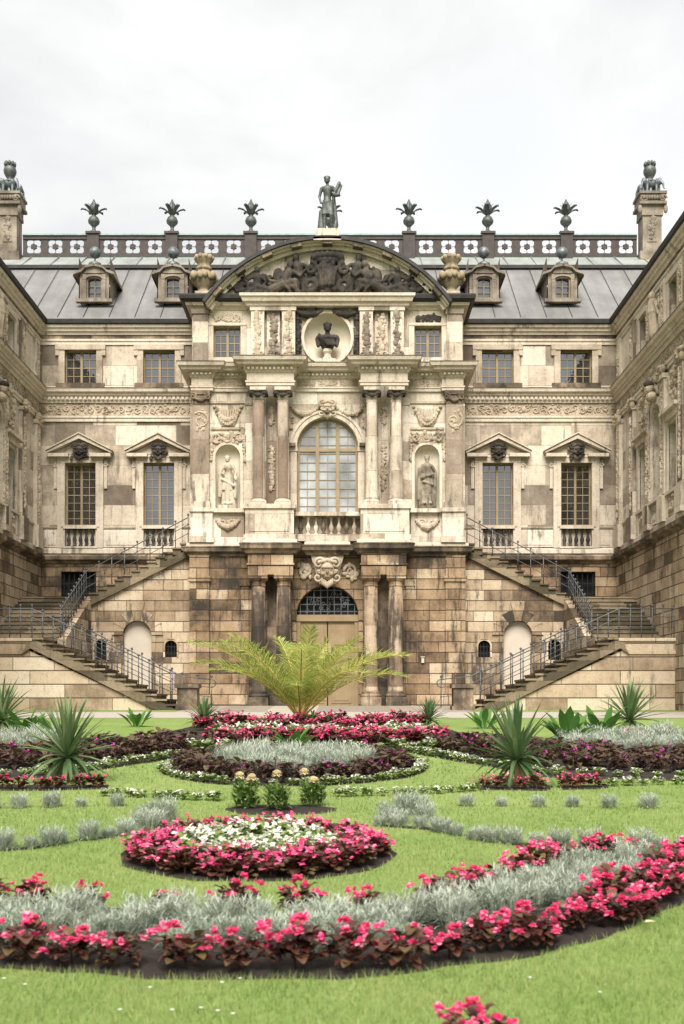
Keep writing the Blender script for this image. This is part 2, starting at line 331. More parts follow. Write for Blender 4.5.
def sweep(mb, path, prof, cap=True):
    """mould a profile (out, z) along a plan path; outward is to the right of travel"""
    n = len(path); offs = []
    for i in range(n):
        ds = []
        if i > 0: ds.append(Vector((path[i][0]-path[i-1][0], path[i][1]-path[i-1][1])).normalized())
        if i < n-1: ds.append(Vector((path[i+1][0]-path[i][0], path[i+1][1]-path[i][1])).normalized())
        ns = [Vector((d.y,-d.x)) for d in ds]
        if len(ns) == 2:
            b = ns[0]+ns[1]; offs.append(b/(1+ns[0].dot(ns[1])))
        else: offs.append(ns[0])
    k = len(prof)
    v = [(path[i][0]+offs[i].x*o, path[i][1]+offs[i].y*o, z) for i in range(n) for o,z in prof]
    f = [(i*k+j, (i+1)*k+j, (i+1)*k+j+1, i*k+j+1) for i in range(n-1) for j in range(k-1)]
    if cap: f += [list(range(k)), [(n-1)*k+j for j in range(k-1,-1,-1)]]
    mb.add(v, f)
def dentils(mb, path, o0, o1, z0, z1, step=.17, w=.1):
    for (p,q) in zip(path, path[1:]):
        p = Vector(p); q = Vector(q); t = q-p; L = t.length; t /= L; nrm = Vector((t.y,-t.x))
        k = int(L/step)
        for i in range(k):
            c = p + t*(L*(i+.5)/k)
            a, b = c-t*w/2, c+t*w/2
            v = [(*(e+nrm*o),z) for z in (z0,z1) for e,o in ((a,o0),(b,o0),(b,o1),(a,o1))]
            mb.add(v, [(0,3,2,1),(4,5,6,7),(0,1,5,4),(1,2,6,5),(2,3,7,6),(3,0,4,7)])
rnd = random.Random(3)
def lumps(mb, T, pts, r0, r1, d=0.0, sq=.6):
    for a,z in pts:
        r = rnd.uniform(r0,r1); x,y,zz = T(a,z,d)
        k = rnd.uniform(.7,1.4); mb.ell((x,y,zz), r*k, r*sq if T not in (TL,TR) else r*k, r/k*1.05, 7, 5)
def scroll(mb, T, a, z, r, turns, sgn, w, d, ph=0):      # carved volute
    pts = []
    n = int(14*turns)
    for i in range(n+1):
        t = i/n; q = ph + sgn*2*pi*turns*t; rad = r*(1-.82*t)
        pts.append(T(a+rad*cos(q), z+rad*sin(q), d))
    mb.tube(pts, [w*(1-.5*i/n) for i in range(n+1)], 5)
def leafrelief(mb, T, a0, a1, z0, z1, n, r, d=.0):       # vine scrolls and leaves filling a panel
    w, h = a1-a0, z1-z0
    m = max(1, round(w/(h*.9)))
    for i in range(m):
        s = 1 if i%2 else -1
        scroll(mb, T, a0+(i+.5)*w/m, z0+h/2, h*.36, 1.4, s, r*.8, d, rnd.uniform(0,6))
    lumps(mb, T, [(rnd.uniform(a0+.04,a1-.04), rnd.uniform(z0+.04,z1-.04)) for _ in range(n)], r*.6, r*1.3, d)
def swag(mb, T, a0, a1, z, drop, r, d=0.0):
    for i in range(13):
        t = i/12; zz = z - drop*(1-(2*t-1)**2)
        x,y,q = T(a0+(a1-a0)*t, zz, d); k = r*(.7+.6*(1-abs(2*t-1)))*rnd.uniform(.85,1.2)
        mb.ell((x,y,q), k, k, k, 7, 5)
        if i%2: lumps(mb, T, [(a0+(a1-a0)*t+rnd.uniform(-r,r), zz+rnd.uniform(-1.3,1.3)*r)], r*.35, r*.6, d)
def drop_chain(mb, T, a, z0, z1, r, d=0.0):
    z = z1
    while z > z0:
        k = r*rnd.uniform(.5,1.0); x,y,q = T(a+rnd.uniform(-.4,.4)*r, z, d); mb.ell((x,y,q), k*1.1, k*.8, k*rnd.uniform(.9,1.8), 7, 5); lumps(mb, T, [(a+e*r*rnd.uniform(.5,1.1), z+rnd.uniform(-.5,.5)*r) for e in (-1,1)], r*.3, r*.55, d); z -= r*1.05
def mask_face(mb, T, a, z, s, d):                        # grotesque head with horns, ears and beard, s = height
    E = lambda da,dz,dd,ra,rd,rz: mb.ell(T(a+da*s, z+dz*s, d+dd*s), *( (ra*s,rd*s,rz*s) if T not in (TL,TR) else (rd*s,ra*s,rz*s) ), 10, 7)
    E(0,0,0,.28,.22,.34); E(0,-.02,-.23,.05,.09,.09); E(0,.12,-.16,.22,.1,.05)
    for q in (-1,1):
        E(q*.11,.05,-.17,.06,.05,.035); E(q*.15,-.1,-.14,.09,.09,.08); E(q*.31,.02,0,.1,.06,.06)
        scroll(mb, T, a+q*.3*s, z+.28*s, .24*s, 1.1, -q, .075*s, d-.03*s, pi if q>0 else 0)
        scroll(mb, T, a+q*.34*s, z-.22*s, .2*s, 1.3, q, .06*s, d, pi/2)
    E(0,-.2,-.17,.1,.06,.03)
    for k in range(7): E((k-3)*.06,-.38-.04*(3-abs(k-3)),-.08,.055,.09,.14)
    for k in range(9): E((k-4)*.075,.33+.02*(4-abs(k-4)),-.03,.07,.09,.08)

def win(part_name, T, parent, a0, a1, z0, z1, arch=0, dep=.2, cols=(2,2), rows=8, gm='glass', fm='frame', head=None, transom=None, fw=.058):
    """a timber casement: returns frame and pane meshes as sub-parts of PARENT"""
    f = MB(); w = a1-a0
    zt = z1 + (w/2 if arch is True else (arch or 0))
    d0, d1 = dep-.04, dep+.05
    f.mbox(T, a0, a0+fw, z0, z1, d0, d1); f.mbox(T, a1-fw, a1, z0, z1, d0, d1)
    f.mbox(T, a0, a1, z0, z0+fw*1.2, d0-.004, d1-.004)
    ac = (a0+a1)/2; ry = zt-z1
    if not arch: f.mbox(T, a0, a1, z1-fw, z1, d0-.004, d1-.004)
    else:
        n = 16
        for k in range(n):
            q0, q1 = pi*k/n, pi*(k+1)/n
            p = lambda q,s: (ac-(w/2-s)*cos(q), z1+(ry-s)*sin(q))
            f.prism(T, [p(q0,0),p(q1,0),p(q1,fw),p(q0,fw)], d0, d1)
    nl = len(cols)
    edges = [a0 + w*i/nl for i in range(nl+1)]
    top = lambda a: z1 + (ry*sqrt(max(0,1-((a-ac)/(w/2))**2)) if arch else 0)
    for i in range(1,nl):
        e = edges[i]; f.mbox(T, e-fw*.75, e+fw*.75, z0, top(e)-.01, d0-.012, d1-.012)
    if transom is not None:
        f.mbox(T, a0, a1, transom-fw*.7, transom+fw*.7, d0-.008, d1-.008)
    bt = .012
    for i in range(nl):
        for c in range(1,cols[i]):
            a = edges[i]+(edges[i+1]-edges[i])*c/cols[i]; f.mbox(T, a-bt, a+bt, z0, top(a)-.01, d0+.02, d1-.02)
    ht = zt - z0
    for r in range(1,rows):
        z = z0 + ht*r/rows
        hw = w/2 if z <= z1 else w/2*sqrt(max(0,1-((z-z1)/ry)**2))
        b2 = bt*1.6 if (r*2 == rows) else bt
        f.mbox(T, ac-hw+.01, ac+hw-.01, z-b2, z+b2, d0+.024, d1-.024)
    g = MB()
    poly = [(a0,z0),(a1,z0)] + ([(a1,z1),(a0,z1)] if not arch else [(ac+w/2*cos(pi*k/16), z1+ry*sin(pi*k/16)) for k in range(17)])
    g.prism(T, poly, dep+.01, dep+.02)
    sub('frame', f, M[fm], parent); sub('pane', g, M[gm], parent)

def baluster_mb(T, a, z0, z1, d, r=.085):
    h = z1-z0; x,y,z = T(a,z0,d)
    pr = [(.9,0),(.9,.08),(.5,.1),(.45,.16),(1,.34),(.85,.46),(.4,.62),(.38,.78),(.6,.8),(.45,.86),(.8,.9),(.8,1)]
    mb = MB(); mb.lathe([(r*q, h*t) for q,t in pr], (x,y,z), 10); return mb

# ------------------------------------------------------------------ the palace
palace = thing('palace', (AX, 42.3, 1.5), 'baroque sandstone palace with two wings, zinc roof and a columned centre pavilion', 'palace', world=True)
Tm, Tp = TF(D), TF(P)
PZ0 = 7.45                        # top of the ground storey
WX, WX2 = 6.62, 9.69              # window axes of the main wall
# --- main wall
mb = MB(); ops = []
for s in (-1,1):
    for a in (WX,WX2):
        ops += [(s*a-.6,s*a+.6,7.67,11.0,0),(s*a-.63,s*a+.63,14.1,15.42,0)]
wall_open(mb, Tm, -HW, HW, PZ0, 16.3, ops)
mb.build('wall', M['wall'], palace)
gops = [(s*9.75-.68, s*9.75+.68, 5.55, 6.75, 0) for s in (-1,1)]
mb = MB(); wall_open(mb, TF(D-.05), -HW, HW, 1.3, PZ0, gops, .5); mb.build('ground_storey_wall', M['rust'], palace)
# --- wings
YW0 = 27.0
def wing(s):
    T = TL if s < 0 else TR
    ops = []
    for y in (41.0, 37.3, 33.6, 29.9): ops += [(y-.52,y+.52,7.67,10.75,0),(y-.5,y+.5,14.1,15.4,0)]
    for y in (39.17, 31.7): ops += [(y-.6,y+.6,7.67,11.15,True)]
    mb = MB(); wall_open(mb, T, YW0, D, PZ0, 16.3, ops, .35); mb.build('wall', M['pav'], palace)
    mb = MB(); wall_open(mb, (lambda a,z,d: (s*(HW-.05+d),a,z)), YW0, D, 1.0, PZ0, [(y-.4,y+.4,5.0,6.0,0) for y in (33.6,)], .5)
    mb.box(s*(HW+.5), s*(HW+9), YW0, YW0+.3, 1.0, 16.3) if s > 0 else mb.box(-HW-9, -HW-.5, YW0, YW0+.3, 1.0, 16.3)
    xo = s*(HW+9); mb.box(min(xo,xo+.3), max(xo,xo+.3), YW0, 60, 1.0, 16.3)
    mb.build('ground_storey_wall', M['rustw'], palace)
    # openings with surrounds
    for y in (41.0, 37.3, 33.6, 29.9):
        w = MB()
        for q in (-1,1): w.mbox(T, y+q*.62-.1, y+q*.62+.1, 7.67, 10.85, -.09, .02)
        w.mbox(T, y-.78, y+.78, 10.85, 11.08, -.12, .02); w.mbox(T, y-.9, y+.9, 11.08, 11.2, -.26, .02); w.mbox(T, y-.76, y+.76, 8.42, 8.52, -.14, .3)
        o = w.build('window', M['trim'], palace); win('', T, o, y-.52, y+.52, 8.52, 10.75, 0, .25, (2,2), 7)
        pn = MB(); pn.mbox(T, y-.52, y+.52, 7.67, 8.42, -.05, .25); leafrelief(pn, T, y-.35, y+.35, 7.75, 8.35, 12, .07, -.06); sub('relief_panel', pn, M['relief'], o)
        r = MB(); leafrelief(r, T, y-.5, y+.5, 11.4, 12.5, 26, .085, -.02); sub('carving', r, M['relief'], o)
        w = MB()
        for q in (-1,1): w.mbox(T, y+q*.58-.08, y+q*.58+.08, 14.1, 15.45, -.06, .02)
        w.mbox(T, y-.7, y+.7, 15.45, 15.62, -.08, .02); w.mbox(T, y-.7, y+.7, 14.0, 14.1, -.08, .3)
        o = w.build('window', M['trim'], palace); win('', T, o, y-.5, y+.5, 14.1, 15.4, 0, .25, (2,2), 4)
    for y in (39.17, 31.7):
        w = MB()
        for q in (-1,1): w.mbox(T, y+q*.74-.12, y+q*.74+.12, 7.67, 11.15, -.1, .02)
        n = 14
        for k in range(n):
            p = lambda q,rr: (y-rr*cos(q), 11.15+rr*sin(q))
            w.prism(T, [p(pi*k/n,.62),p(pi*(k+1)/n,.62),p(pi*(k+1)/n,.86),p(pi*k/n,.86)], -.1, .02)
        w.mbox(T, y-.9, y+.9, 8.42, 8.52, -.2, .3)
        o = w.build('window', M['trim'], palace); win('', T, o, y-.6, y+.6, 8.52, 11.15, True, .28, (2,2), 8)
        for k in range(5): sub('baluster', baluster_mb(T, y-.44+.22*k, 7.72, 8.42, .0), M['pav'], o, True)
        for q in (-1,1): r = MB(); drop_chain(r, T, y+q*.75, 8.6, 11.3, .08, -.1); sub('carved_drop', r, M['relief'], o)
        r = MB(); leafrelief(r, T, y-.8, y+.8, 11.95, 12.75, 30, .09, -.05)
        r.ell(T(y,12.35,-.3), .17,.15,.2,10,7); r.ell(T(y,12.02,-.22), .2,.26,.18,10,7)
        sub('carving', r, M['relief'], o)
        h = MB(); h.ell(T(y,12.45,-.32), .19,.18,.13,10,7); sub('keystone_head', h, M['soot'], o, True)
    # pilasters between the openings
    for i,y in enumerate((44.35, 42.35, 40.1, 38.25, 36.2, 34.8, 32.6, 30.8, 28.6)):
        p = MB(); hw = .26
        p.mbox(T, y-hw-.08, y+hw+.08, 7.6, 8.45, -.22, .0); p.mbox(T, y-hw, y+hw, 8.45, 12.35, -.14, .0)
        p.mbox(T, y-hw-.06, y+hw+.06, 12.35, 12.5, -.2, .0)
        p.mbox(T, y-hw+.02, y+hw-.02, 14.05, 15.65, -.12, .0)
        o = p.build('pilaster', M['wall'] if i%3 else M['trim'], palace)
        r = MB(); drop_chain(r, T, y, 8.7, 12.1, .09, -.13); sub('carved_drop', r, M['relief'], o)
        r = MB(); lumps(r, T, [(y+rnd.uniform(-.3,.3), rnd.uniform(12.45,12.75)) for _ in range(12)], .08,.13,-.15); sub('capital', r, M['relief'], o)
        r = MB(); drop_chain(r, T, y, 14.2, 15.4, .09, -.11); sub('carved_drop', r, M['relief'], o)
    # attic herm figure between the attic windows
    for y in (39.17, 31.7):
        r = MB(); r.cap(T(y,14.15,-.1), T(y,14.9,-.14), .2,.22); r.cap(T(y,14.9,-.14), T(y,15.2,-.16), .24,.2); r.ell(T(y,15.45,-.2), .14,.13,.17,10,7)
        for q in (-1,1):
            r.cap(T(y+q*.26,15.15,-.12), T(y+q*.42,14.75,-.1), .09,.07); swag(r, T, y+q*.3, y+q*.85, 15.4, .4, .09, -.06)
            drop_chain(r, T, y+q*.6, 14.2, 15.0, .12, -.05)
        r.build('attic_carving', M['relief'], palace)
for s in (-1,1): wing(s)
# --- entablature and string courses of main wall and wings
PL = [(-HW,YW0),(-HW,D),(-4.9,D)]; PR = [(4.9,D),(HW,D),(HW,YW0)]
for path in (PL,PR):
    mb = MB()
    sweep(mb, path, [(-.02,12.62),(.06,12.62),(.06,12.72),(.10,12.76),(.10,12.84),(-.02,12.86)])
    sweep(mb, path, [(-.02,13.34),(.08,13.34),(.10,13.40),(.13,13.44),(.14,13.56),(.22,13.60),(.25,13.68),(.34,13.72),(.37,13.84),(.36,13.86),(-.02,13.93)])
    dentils(mb, path, .10, .20, 13.45, 13.555)
    sweep(mb, path, [(-.02,13.93),(.1,13.935),(.1,14.0),(-.02,14.01)])
    mb.build('main_cornice', M['trim'], palace)
    mb = MB(); sweep(mb, path, [(.375,13.842),(.385,13.842),(.385,13.868),(.15,13.915),(.15,13.90)]); mb.build('cornice_flashing', M['dark'], palace)
    mb = MB()
    for (p,q) in zip(path,path[1:]):
        t = (Vector(q)-Vector(p)); L = t.length; t /= L; nr = Vector((t.y,-t.x))
        T = (lambda p,t,nr: (lambda a,z,d: (p[0]+t.x*a-nr.x*d, p[1]+t.y*a-nr.y*d, z)))(p,t,nr)
        k = int(L/.3)
        for i in range(k):
            a = L*(i+.5)/k
            scroll(mb, T, a, 13.1+(.04 if i%2 else -.04), .135, 1.2, 1 if i%2 else -1, .032, -.035, rnd.uniform(0,6))
            if i%8 == 0: mb.ell(T(a+.15,13.1,0), .1,.1,.13,8,6)
            lumps(mb, T, [(a+rnd.uniform(-.15,.15), rnd.uniform(12.92,13.3)) for _ in range(6)], .03,.06,-.02)
    sweep(mb, path, [(-.02,12.87),(.012,12.87),(.012,13.335),(-.02,13.335)])
    mb.build('frieze', M['relief'], palace)
    mb = MB()
    sweep(mb, path, [(-.02,15.62),(.05,15.62),(.05,15.72),(.09,15.76),(.09,15.84),(-.02,15.86)])
    sweep(mb, path, [(-.02,16.0),(.08,16.0),(.11,16.08),(.18,16.12),(.2,16.2),(.27,16.24),(.3,16.34),(-.02,16.36)])
    mb.build('eaves_cornice', M['trim'], palace)
    mb = MB(); sweep(mb, path, [(-.02,15.86),(.03,15.86),(.03,15.99),(-.02,15.995)]); mb.build('eaves_frieze', M['dark'], palace)
    mb = MB(); sweep(mb, path, [(-.02,16.34),(.33,16.34),(.38,16.37),(.40,16.52),(.36,16.54),(-.02,16.58)]); mb.build('gutter', M['zincd'], palace)
    mb = MB()
    sweep(mb, path, [(-.02,7.05),(.10,7.07),(.14,7.15),(.30,7.2),(.32,7.32),(.25,7.36),(.12,7.40),(-.02,7.46)])
    mb.build('string_course', M['dark'], palace)
    mb = MB(); sweep(mb, path, [(-.02,7.46),(.10,7.46),(.10,7.62),(.07,7.66),(-.02,7.67)]); mb.build('plinth_course', M['pav'], palace)
    mb = MB(); sweep(mb, path, [(-.02,8.44),(.05,8.44),(.07,8.5),(-.02,8.52)])
    mb.build('sill_course', M['pav'], palace)
# parapet panels under the sills
for s in (-1,1):
    for a0,a1 in ((5.1,5.75),(7.5,8.8),(10.55,11.1)):
        mb = MB(); b0,b1 = sorted((s*a0,s*a1)); mb.mbox(Tm, b0, b1, 7.72, 8.4, -.03, .0); mb.mbox(Tm, b0+.09, b1-.09, 7.8, 8.32, -.05, -.02)
        mb.build('parapet_panel', M['pav'], palace)
# --- windows of main wall
for s in (-1,1):
    for a in (WX,WX2):
        c = s*a
        w = MB()
        for q in (-1,1):
            w.mbox(Tm, c+q*.75-.15, c+q*.75+.15, 7.68, 11.12, -.10, .02); w.mbox(Tm, c+q*.68-.07, c+q*.68+.07, 8.5, 11.05, -.13, -.08)
            w.mbox(Tm, c+q*.98-.06, c+q*.98+.06, 10.0, 11.1, -.07, .02)
            scroll(w, Tm, c+q*.98, 10.9, .09, 1.2, q, .03, -.08)
        w.mbox(Tm, c-.9, c+.9, 11.0, 11.2, -.12, .02)
        # broken triangular pediment
        w.mbox(Tm, c-1.22, c-.42, 11.2, 11.33, -.34, .02); w.mbox(Tm, c+.42, c+1.22, 11.2, 11.33, -.34, .02)
        w.mbox(Tm, c-.42, c+.42, 11.2, 11.30, -.14, .02)
        for q in (-1,1):
            w.prism(Tm, [(c+q*1.26,11.335),(c+q*1.26,11.41),(c,12.08),(c,11.90)], -.34, .02)
            w.prism(Tm, [(c+q*1.3,11.412),(c+q*1.3,11.45),(c,12.135),(c,12.085)], -.40, .02)
        w.prism(Tm, [(c-1.1,11.335),(c+1.1,11.335),(c,11.9)], -.06, .02)
        w.mbox(Tm, c-.66, c+.66, 8.42, 8.55, -.16, .3); w.mbox(Tm, c-.66, c+.66, 7.66, 7.74, -.12, .3)
        o = w.build('window', M['trim'], palace)
        win('', Tm, o, c-.6, c+.6, 8.55, 11.0, 0, .2, (2,2), 8)
        bk = MB(); bk.mbox(Tm, c-.6, c+.6, 7.7, 8.45, .1, .18); sub('recess', bk, M['pav'], o)
        for k in range(5): sub('baluster', baluster_mb(Tm, c-.46+.23*k, 7.74, 8.42, -.04), M['soot'], o, True)
        r = MB(); mask_face(r, Tm, c, 11.42, .62, -.25); leafrelief(r, Tm, c-.38, c+.38, 11.05, 11.7, 12, .07, -.2); sub('mask', r, M['soot'], o, True)
        w = MB()
        for q in (-1,1):
            w.mbox(Tm, c+q*.74-.12, c+q*.74+.12, 14.06, 15.5, -.07, .02); w.mbox(Tm, c+q*.9-.08, c+q*.9+.08, 15.2, 15.5, -.09, .02)
        w.mbox(Tm, c-.98, c+.98, 15.42, 15.62, -.11, .02)
        o = w.build('window', M['atsur'], palace); win('', Tm, o, c-.63, c+.63, 14.12, 15.42, 0, .2, (2,2), 4)
        sl = MB(); sl.mbox(Tm, c-.95, c+.95, 13.94, 14.11, -.14, .25); sub('sill', sl, M['dark'], o)
for s in (-1,1):
    c = s*9.75; TG = TF(D-.05)
    w = MB(); w.mbox(TG, c-.8, c-.68, 5.5, 6.85, -.04, .1); w.mbox(TG, c+.68, c+.8, 5.5, 6.85, -.04, .1); w.mbox(TG, c-.8, c+.8, 6.75, 6.95, -.05, .1)
    o = w.build('grille_window', M['rust'], palace)
    g = MB()
    for k in range(7): g.mbox(TG, c-.6+.2*k-.018, c-.6+.2*k+.018, 5.55, 6.75, .1, .136)
    for z in (5.9,6.3): g.mbox(TG, c-.68, c+.68, z-.02, z+.02, .09, .15)
    sub('grille', g, M['iron'], o); v = MB(); v.mbox(TG, c-.68, c+.68, 5.55, 6.75, .3, .32); sub('dark_opening', v, M['void'], o)

# --- pavilion walls
mb = MB()
NA = 3.66
ops = [(-1.12,1.12,7.67,10.98,True), (-NA-.45,-NA+.45,8.72,10.65,True), (NA-.45,NA+.45,8.72,10.65,True),
       (-3.69-.5,-3.69+.5,14.3,15.47,0), (3.69-.5,3.69+.5,14.3,15.47,0), (-1.05,1.05,14.05,15.98,0)]
wall_open(mb, Tp, -4.98, 4.98, PZ0, 16.3, ops, .32)
for s in (-1,1): mb.add([(s*4.98,P,PZ0),(s*4.98,D,PZ0),(s*4.98,D,16.4),(s*4.98,P,16.4)], [(0,1,2,3)])
mb.build('pavilion_wall', M['pav'], palace)
Tg = TF(P-.15)
mb = MB(); wall_open(mb, Tg, -5.05, 5.05, 1.3, PZ0, [(-1.14,1.14,1.4,4.77,True)], .45)
for s in (-1,1): mb.add([(s*5.05,P-.15,1.3),(s*5.05,D,1.3),(s*5.05,D,PZ0),(s*5.05,P-.15,PZ0)], [(0,1,2,3)])
mb.build('pavilion_ground_storey', M['rust'], palace)
# ground storey pilasters, plinth
for s in (-1,1):
    p = MB(); c = s*4.68
    p.mbox(Tg, c-.36, c+.36, 1.3, 6.05, -.14, .0); p.mbox(Tg, c-.42, c+.42, 6.05, 6.25, -.2, .0); p.mbox(Tg, c-.36, c+.36, 6.25, 7.0, -.14, 0); p.mbox(Tg, c-.42, c+.42, 1.3, 1.95, -.2, .0)
    c2 = s*3.02; p.mbox(Tg, c2-.14, c2+.14, 1.3, 5.9, -.06, 0); p.mbox(Tg, c2-.2, c2+.2, 5.9, 6.1, -.1, 0)
    p.build('rusticated_pilaster', M['rust'], palace)
# ground columns, their blocks, cornice with ressauts
for s in (-1,1):
    mb = MB(); a0,a1 = sorted((s*1.22,s*2.84)); mb.mbox(Tg, a0, a1, 6.22, 7.0, -.92, 0)
    mb.mbox(Tg, a0-.04, a1+.04, 6.55, 6.62, -.96, 0)
    mb.build('entablature_block', M['rust'], palace)
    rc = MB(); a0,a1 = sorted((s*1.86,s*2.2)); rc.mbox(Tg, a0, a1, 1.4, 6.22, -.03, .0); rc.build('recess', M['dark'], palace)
    for a in (1.57,2.48):
        c = (s*a, P-.15-.6, 0)
        mb = MB(); mb.lathe([(.30,2.02),(.30,2.06),(.275,2.1),(.285,3.2),(.275,4.6),(.245,5.8)], c, 20)
        o = mb.build('ground_column', M['colg'], palace, True)
        b = MB(); b.box(c[0]-.37,c[0]+.37,c[1]-.37,c[1]+.37,1.3,1.82); b.lathe([(.36,1.82),(.38,1.87),(.36,1.93),(.31,1.95),(.33,1.99),(.30,2.02)], c, 20); sub('base', b, M['dark'], o)
        k = MB(); k.lathe([(.245,5.8),(.27,5.83),(.25,5.87),(.25,5.98),(.30,6.02),(.33,6.08)], c, 20); k.box(c[0]-.34,c[0]+.34,c[1]-.34,c[1]+.34,6.08,6.22); sub('capital', k, M['rust'], o)
YB = P-.15
GP = [(-5.05,D),(-5.05,YB),(-2.88,YB),(-2.88,YB-.92),(-1.18,YB-.92),(-1.18,YB),(-.72,YB),(-.72,YB-.35),(.72,YB-.35),(.72,YB),(1.18,YB),(1.18,YB-.92),(2.88,YB-.92),(2.88,YB),(5.05,YB),(5.05,D)]
mb = MB(); sweep(mb, GP, [(-.02,6.98),(.06,6.99),(.1,7.08),(.22,7.14),(.24,7.26),(.27,7.3),(.2,7.34),(-.02,7.38)]); mb.build('ground_cornice', M['dark'], palace)
mb = MB(); sweep(mb, GP, [(-.02,7.30),(.12,7.36),(.10,7.46),(-.02,7.50)]); mb.build('ground_cornice_cap', M['trim'], palace)
mb = MB(); mb.prism(Tg, [(-.3,5.95),(.3,5.95),(.6,6.98),(-.6,6.98)], -.3, 0); mb.build('keystone', M['trim'], palace)
mb = MB(); mask_face(mb, Tg, 0, 6.38, 1.0, -.45)
for q in (-1,1): leafrelief(mb, Tg, min(q*.55,q*1.15), max(q*.55,q*1.15), 6.1, 6.8, 12, .1, -.05)
o = mb.build('horned_mask', M['relief'], palace, True)
# door
dr = MB(); TD = Tg
dr.mbox(TD, -1.14, 1.14, 4.62, 4.86, .16, .34); dr.mbox(TD, -1.14, -1.0, 1.4, 4.62, .2, .34); dr.mbox(TD, 1.0, 1.14, 1.4, 4.62, .2, .34)
o = dr.build('door', M['door'], palace)
for q in (-1,1):
    l = MB(); a0,a1 = sorted((q*.02,q*1.0)); l.mbox(TD, a0, a1, 1.45, 4.62, .28, .33)
    for z0,z1 in ((1.6,2.4),(2.55,3.5),(3.65,4.5)):
        l.mbox(TD, a0+.12, a1-.12, z0, z1, .255, .285); l.mbox(TD, a0+.22, a1-.22, z0+.1, z1-.1, .235, .26)
    sub('door_leaf', l, M['door'], o)
g = MB()
for k in range(9): a = -1.0+.25*k; g.mbox(TD, a-.015, a+.015, 4.86, 4.77+sqrt(max(.01,1.12**2-a*a)), .2, .23)
for k in range(4): z = 4.98+.26*k; h = sqrt(max(.01,1.12**2-(z-4.77)**2)); g.mbox(TD, -h, h, z-.015, z+.015, .195, .225)
for k in range(26):
    a = rnd.uniform(-.95,.95); z = rnd.uniform(4.95,5.75)
    if a*a+(z-4.77)**2 < .98**2: scroll(g, TD, a, z, .1, 1.2, rnd.choice((-1,1)), .016, .19, rnd.uniform(0,6))
sub('iron_grille', g, M['rail'], o)
v = MB(); v.prism(TD, [(-1.14,4.77)]+[(-1.14*cos(pi*k/16),4.77+1.14*sin(pi*k/16)) for k in range(17)], .36, .38); sub('fanlight', v, M['void'], o)
ar = MB()
for k in range(18):
    p = lambda q,r: (-r*cos(q), 4.77+r*sin(q))
    ar.prism(Tg, [p(pi*k/18,1.16),p(pi*(k+1)/18,1.16),p(pi*(k+1)/18,1.42),p(pi*k/18,1.42)], -.07, .02)
for q in (-1,1): ar.mbox(Tg, min(q*1.16,q*1.3), max(q*1.16,q*1.3), 1.4, 4.77, -.07, .02); ar.mbox(Tg, min(q*1.14,q*1.5), max(q*1.14,q*1.5), 4.62, 4.78, -.12, .02)
sub('door_arch', ar, M['rust'], o)
lm = MB(); lm.mbox(Tg, 3.44, 3.54, 3.08, 3.28, -.08, 0); lm.mbox(Tg, 3.42, 3.56, 3.28, 3.31, -.11, 0); lm.build('wall_lamp', M['blind'], palace)
# main storey base: pedestals
for s in (-1,1):
    a0,a1 = sorted((s*1.2,s*2.95)); mb = MB(); mb.mbox(Tp, a0, a1, 7.5, 8.62, -.98, 0); mb.mbox(Tp, a0-.06, a1+.06, 7.5, 7.66, -1.04, 0); mb.mbox(Tp, a0-.07, a1+.07, 8.6, 8.76, -1.05, 0)
    mb.mbox(Tp, a0+.16, a1-.16, 7.78, 8.5, -1.0, -.5)
    mb.build('column_pedestal', M['pav'], palace)
    a0,a1 = sorted((s*4.2,s*5.0)); mb = MB(); mb.mbox(Tp, a0, a1, 7.48, 8.62, -.28, 0); mb.mbox(Tp, a0-.05, a1+.05, 8.6, 8.75, -.34, 0); mb.mbox(Tp, a0-.05, a1+.05, 7.48, 7.68, -.34, 0)
    mb.build('pilaster_pedestal', M['pav'], palace)
    c = s*NA; mb = MB(); mb.mbox(Tp, c-.6, c+.6, 7.5, 8.6, -.12, 0); mb.mbox(Tp, c-.66, c+.66, 8.58, 8.72, -.3, 0.05); o = mb.build('niche_base', M['pav'], palace)
    r = MB(); swag(r, Tp, c-.4, c+.4, 8.3, .25, .1, -.14); leafrelief(r, Tp, c-.35, c+.35, 8.0, 8.4, 8, .07, -.12); sub('carving', r, M['relief'], o)
mb = MB(); mb.mbox(Tp, -1.2, 1.2, 7.5, 7.74, -.5, .05); mb.mbox(Tp, -1.12, 1.12, 7.74, 8.45, .0, .1); mb.mbox(Tp, -1.2, 1.2, 8.42, 8.56, -.5, .3)
o = mb.build('balustrade', M['pav'], palace)
for k in range(8): sub('baluster', baluster_mb(Tp, -.98+.28*k, 7.74, 8.42, -.3, .1), M['pav'] if k%3 else M['dark'], o, True)
# big arched window
mb = MB()
n = 20
for k in range(n):
    p = lambda q,r: (-r*cos(q), 10.98+r*sin(q))
    mb.prism(Tp, [p(pi*k/n,1.14),p(pi*(k+1)/n,1.14),p(pi*(k+1)/n,1.36),p(pi*k/n,1.36)], -.09, .02)
    mb.prism(Tp, [p(pi*k/n,1.30),p(pi*(k+1)/n,1.30),p(pi*(k+1)/n,1.40),p(pi*k/n,1.40)], -.13, -.08)
for q in (-1,1):
    a0,a1 = sorted((q*1.13,q*1.36)); mb.mbox(Tp, a0, a1, 8.56, 10.85, -.09, .02); mb.mbox(Tp, a0-.03, a1+.03, 10.85, 11.0, -.13, .02)
o = mb.build('arched_window', M['trim'], palace)
win('', Tp, o, -1.12, 1.12, 8.56, 10.98, True, .2, (2,2,2), 11, 'glassc', transom=10.95, fw=.085)
r = MB(); mask_face(r, Tp, 0, 12.35, .66, -.3); sub('mask', r, M['relief'], o, True)
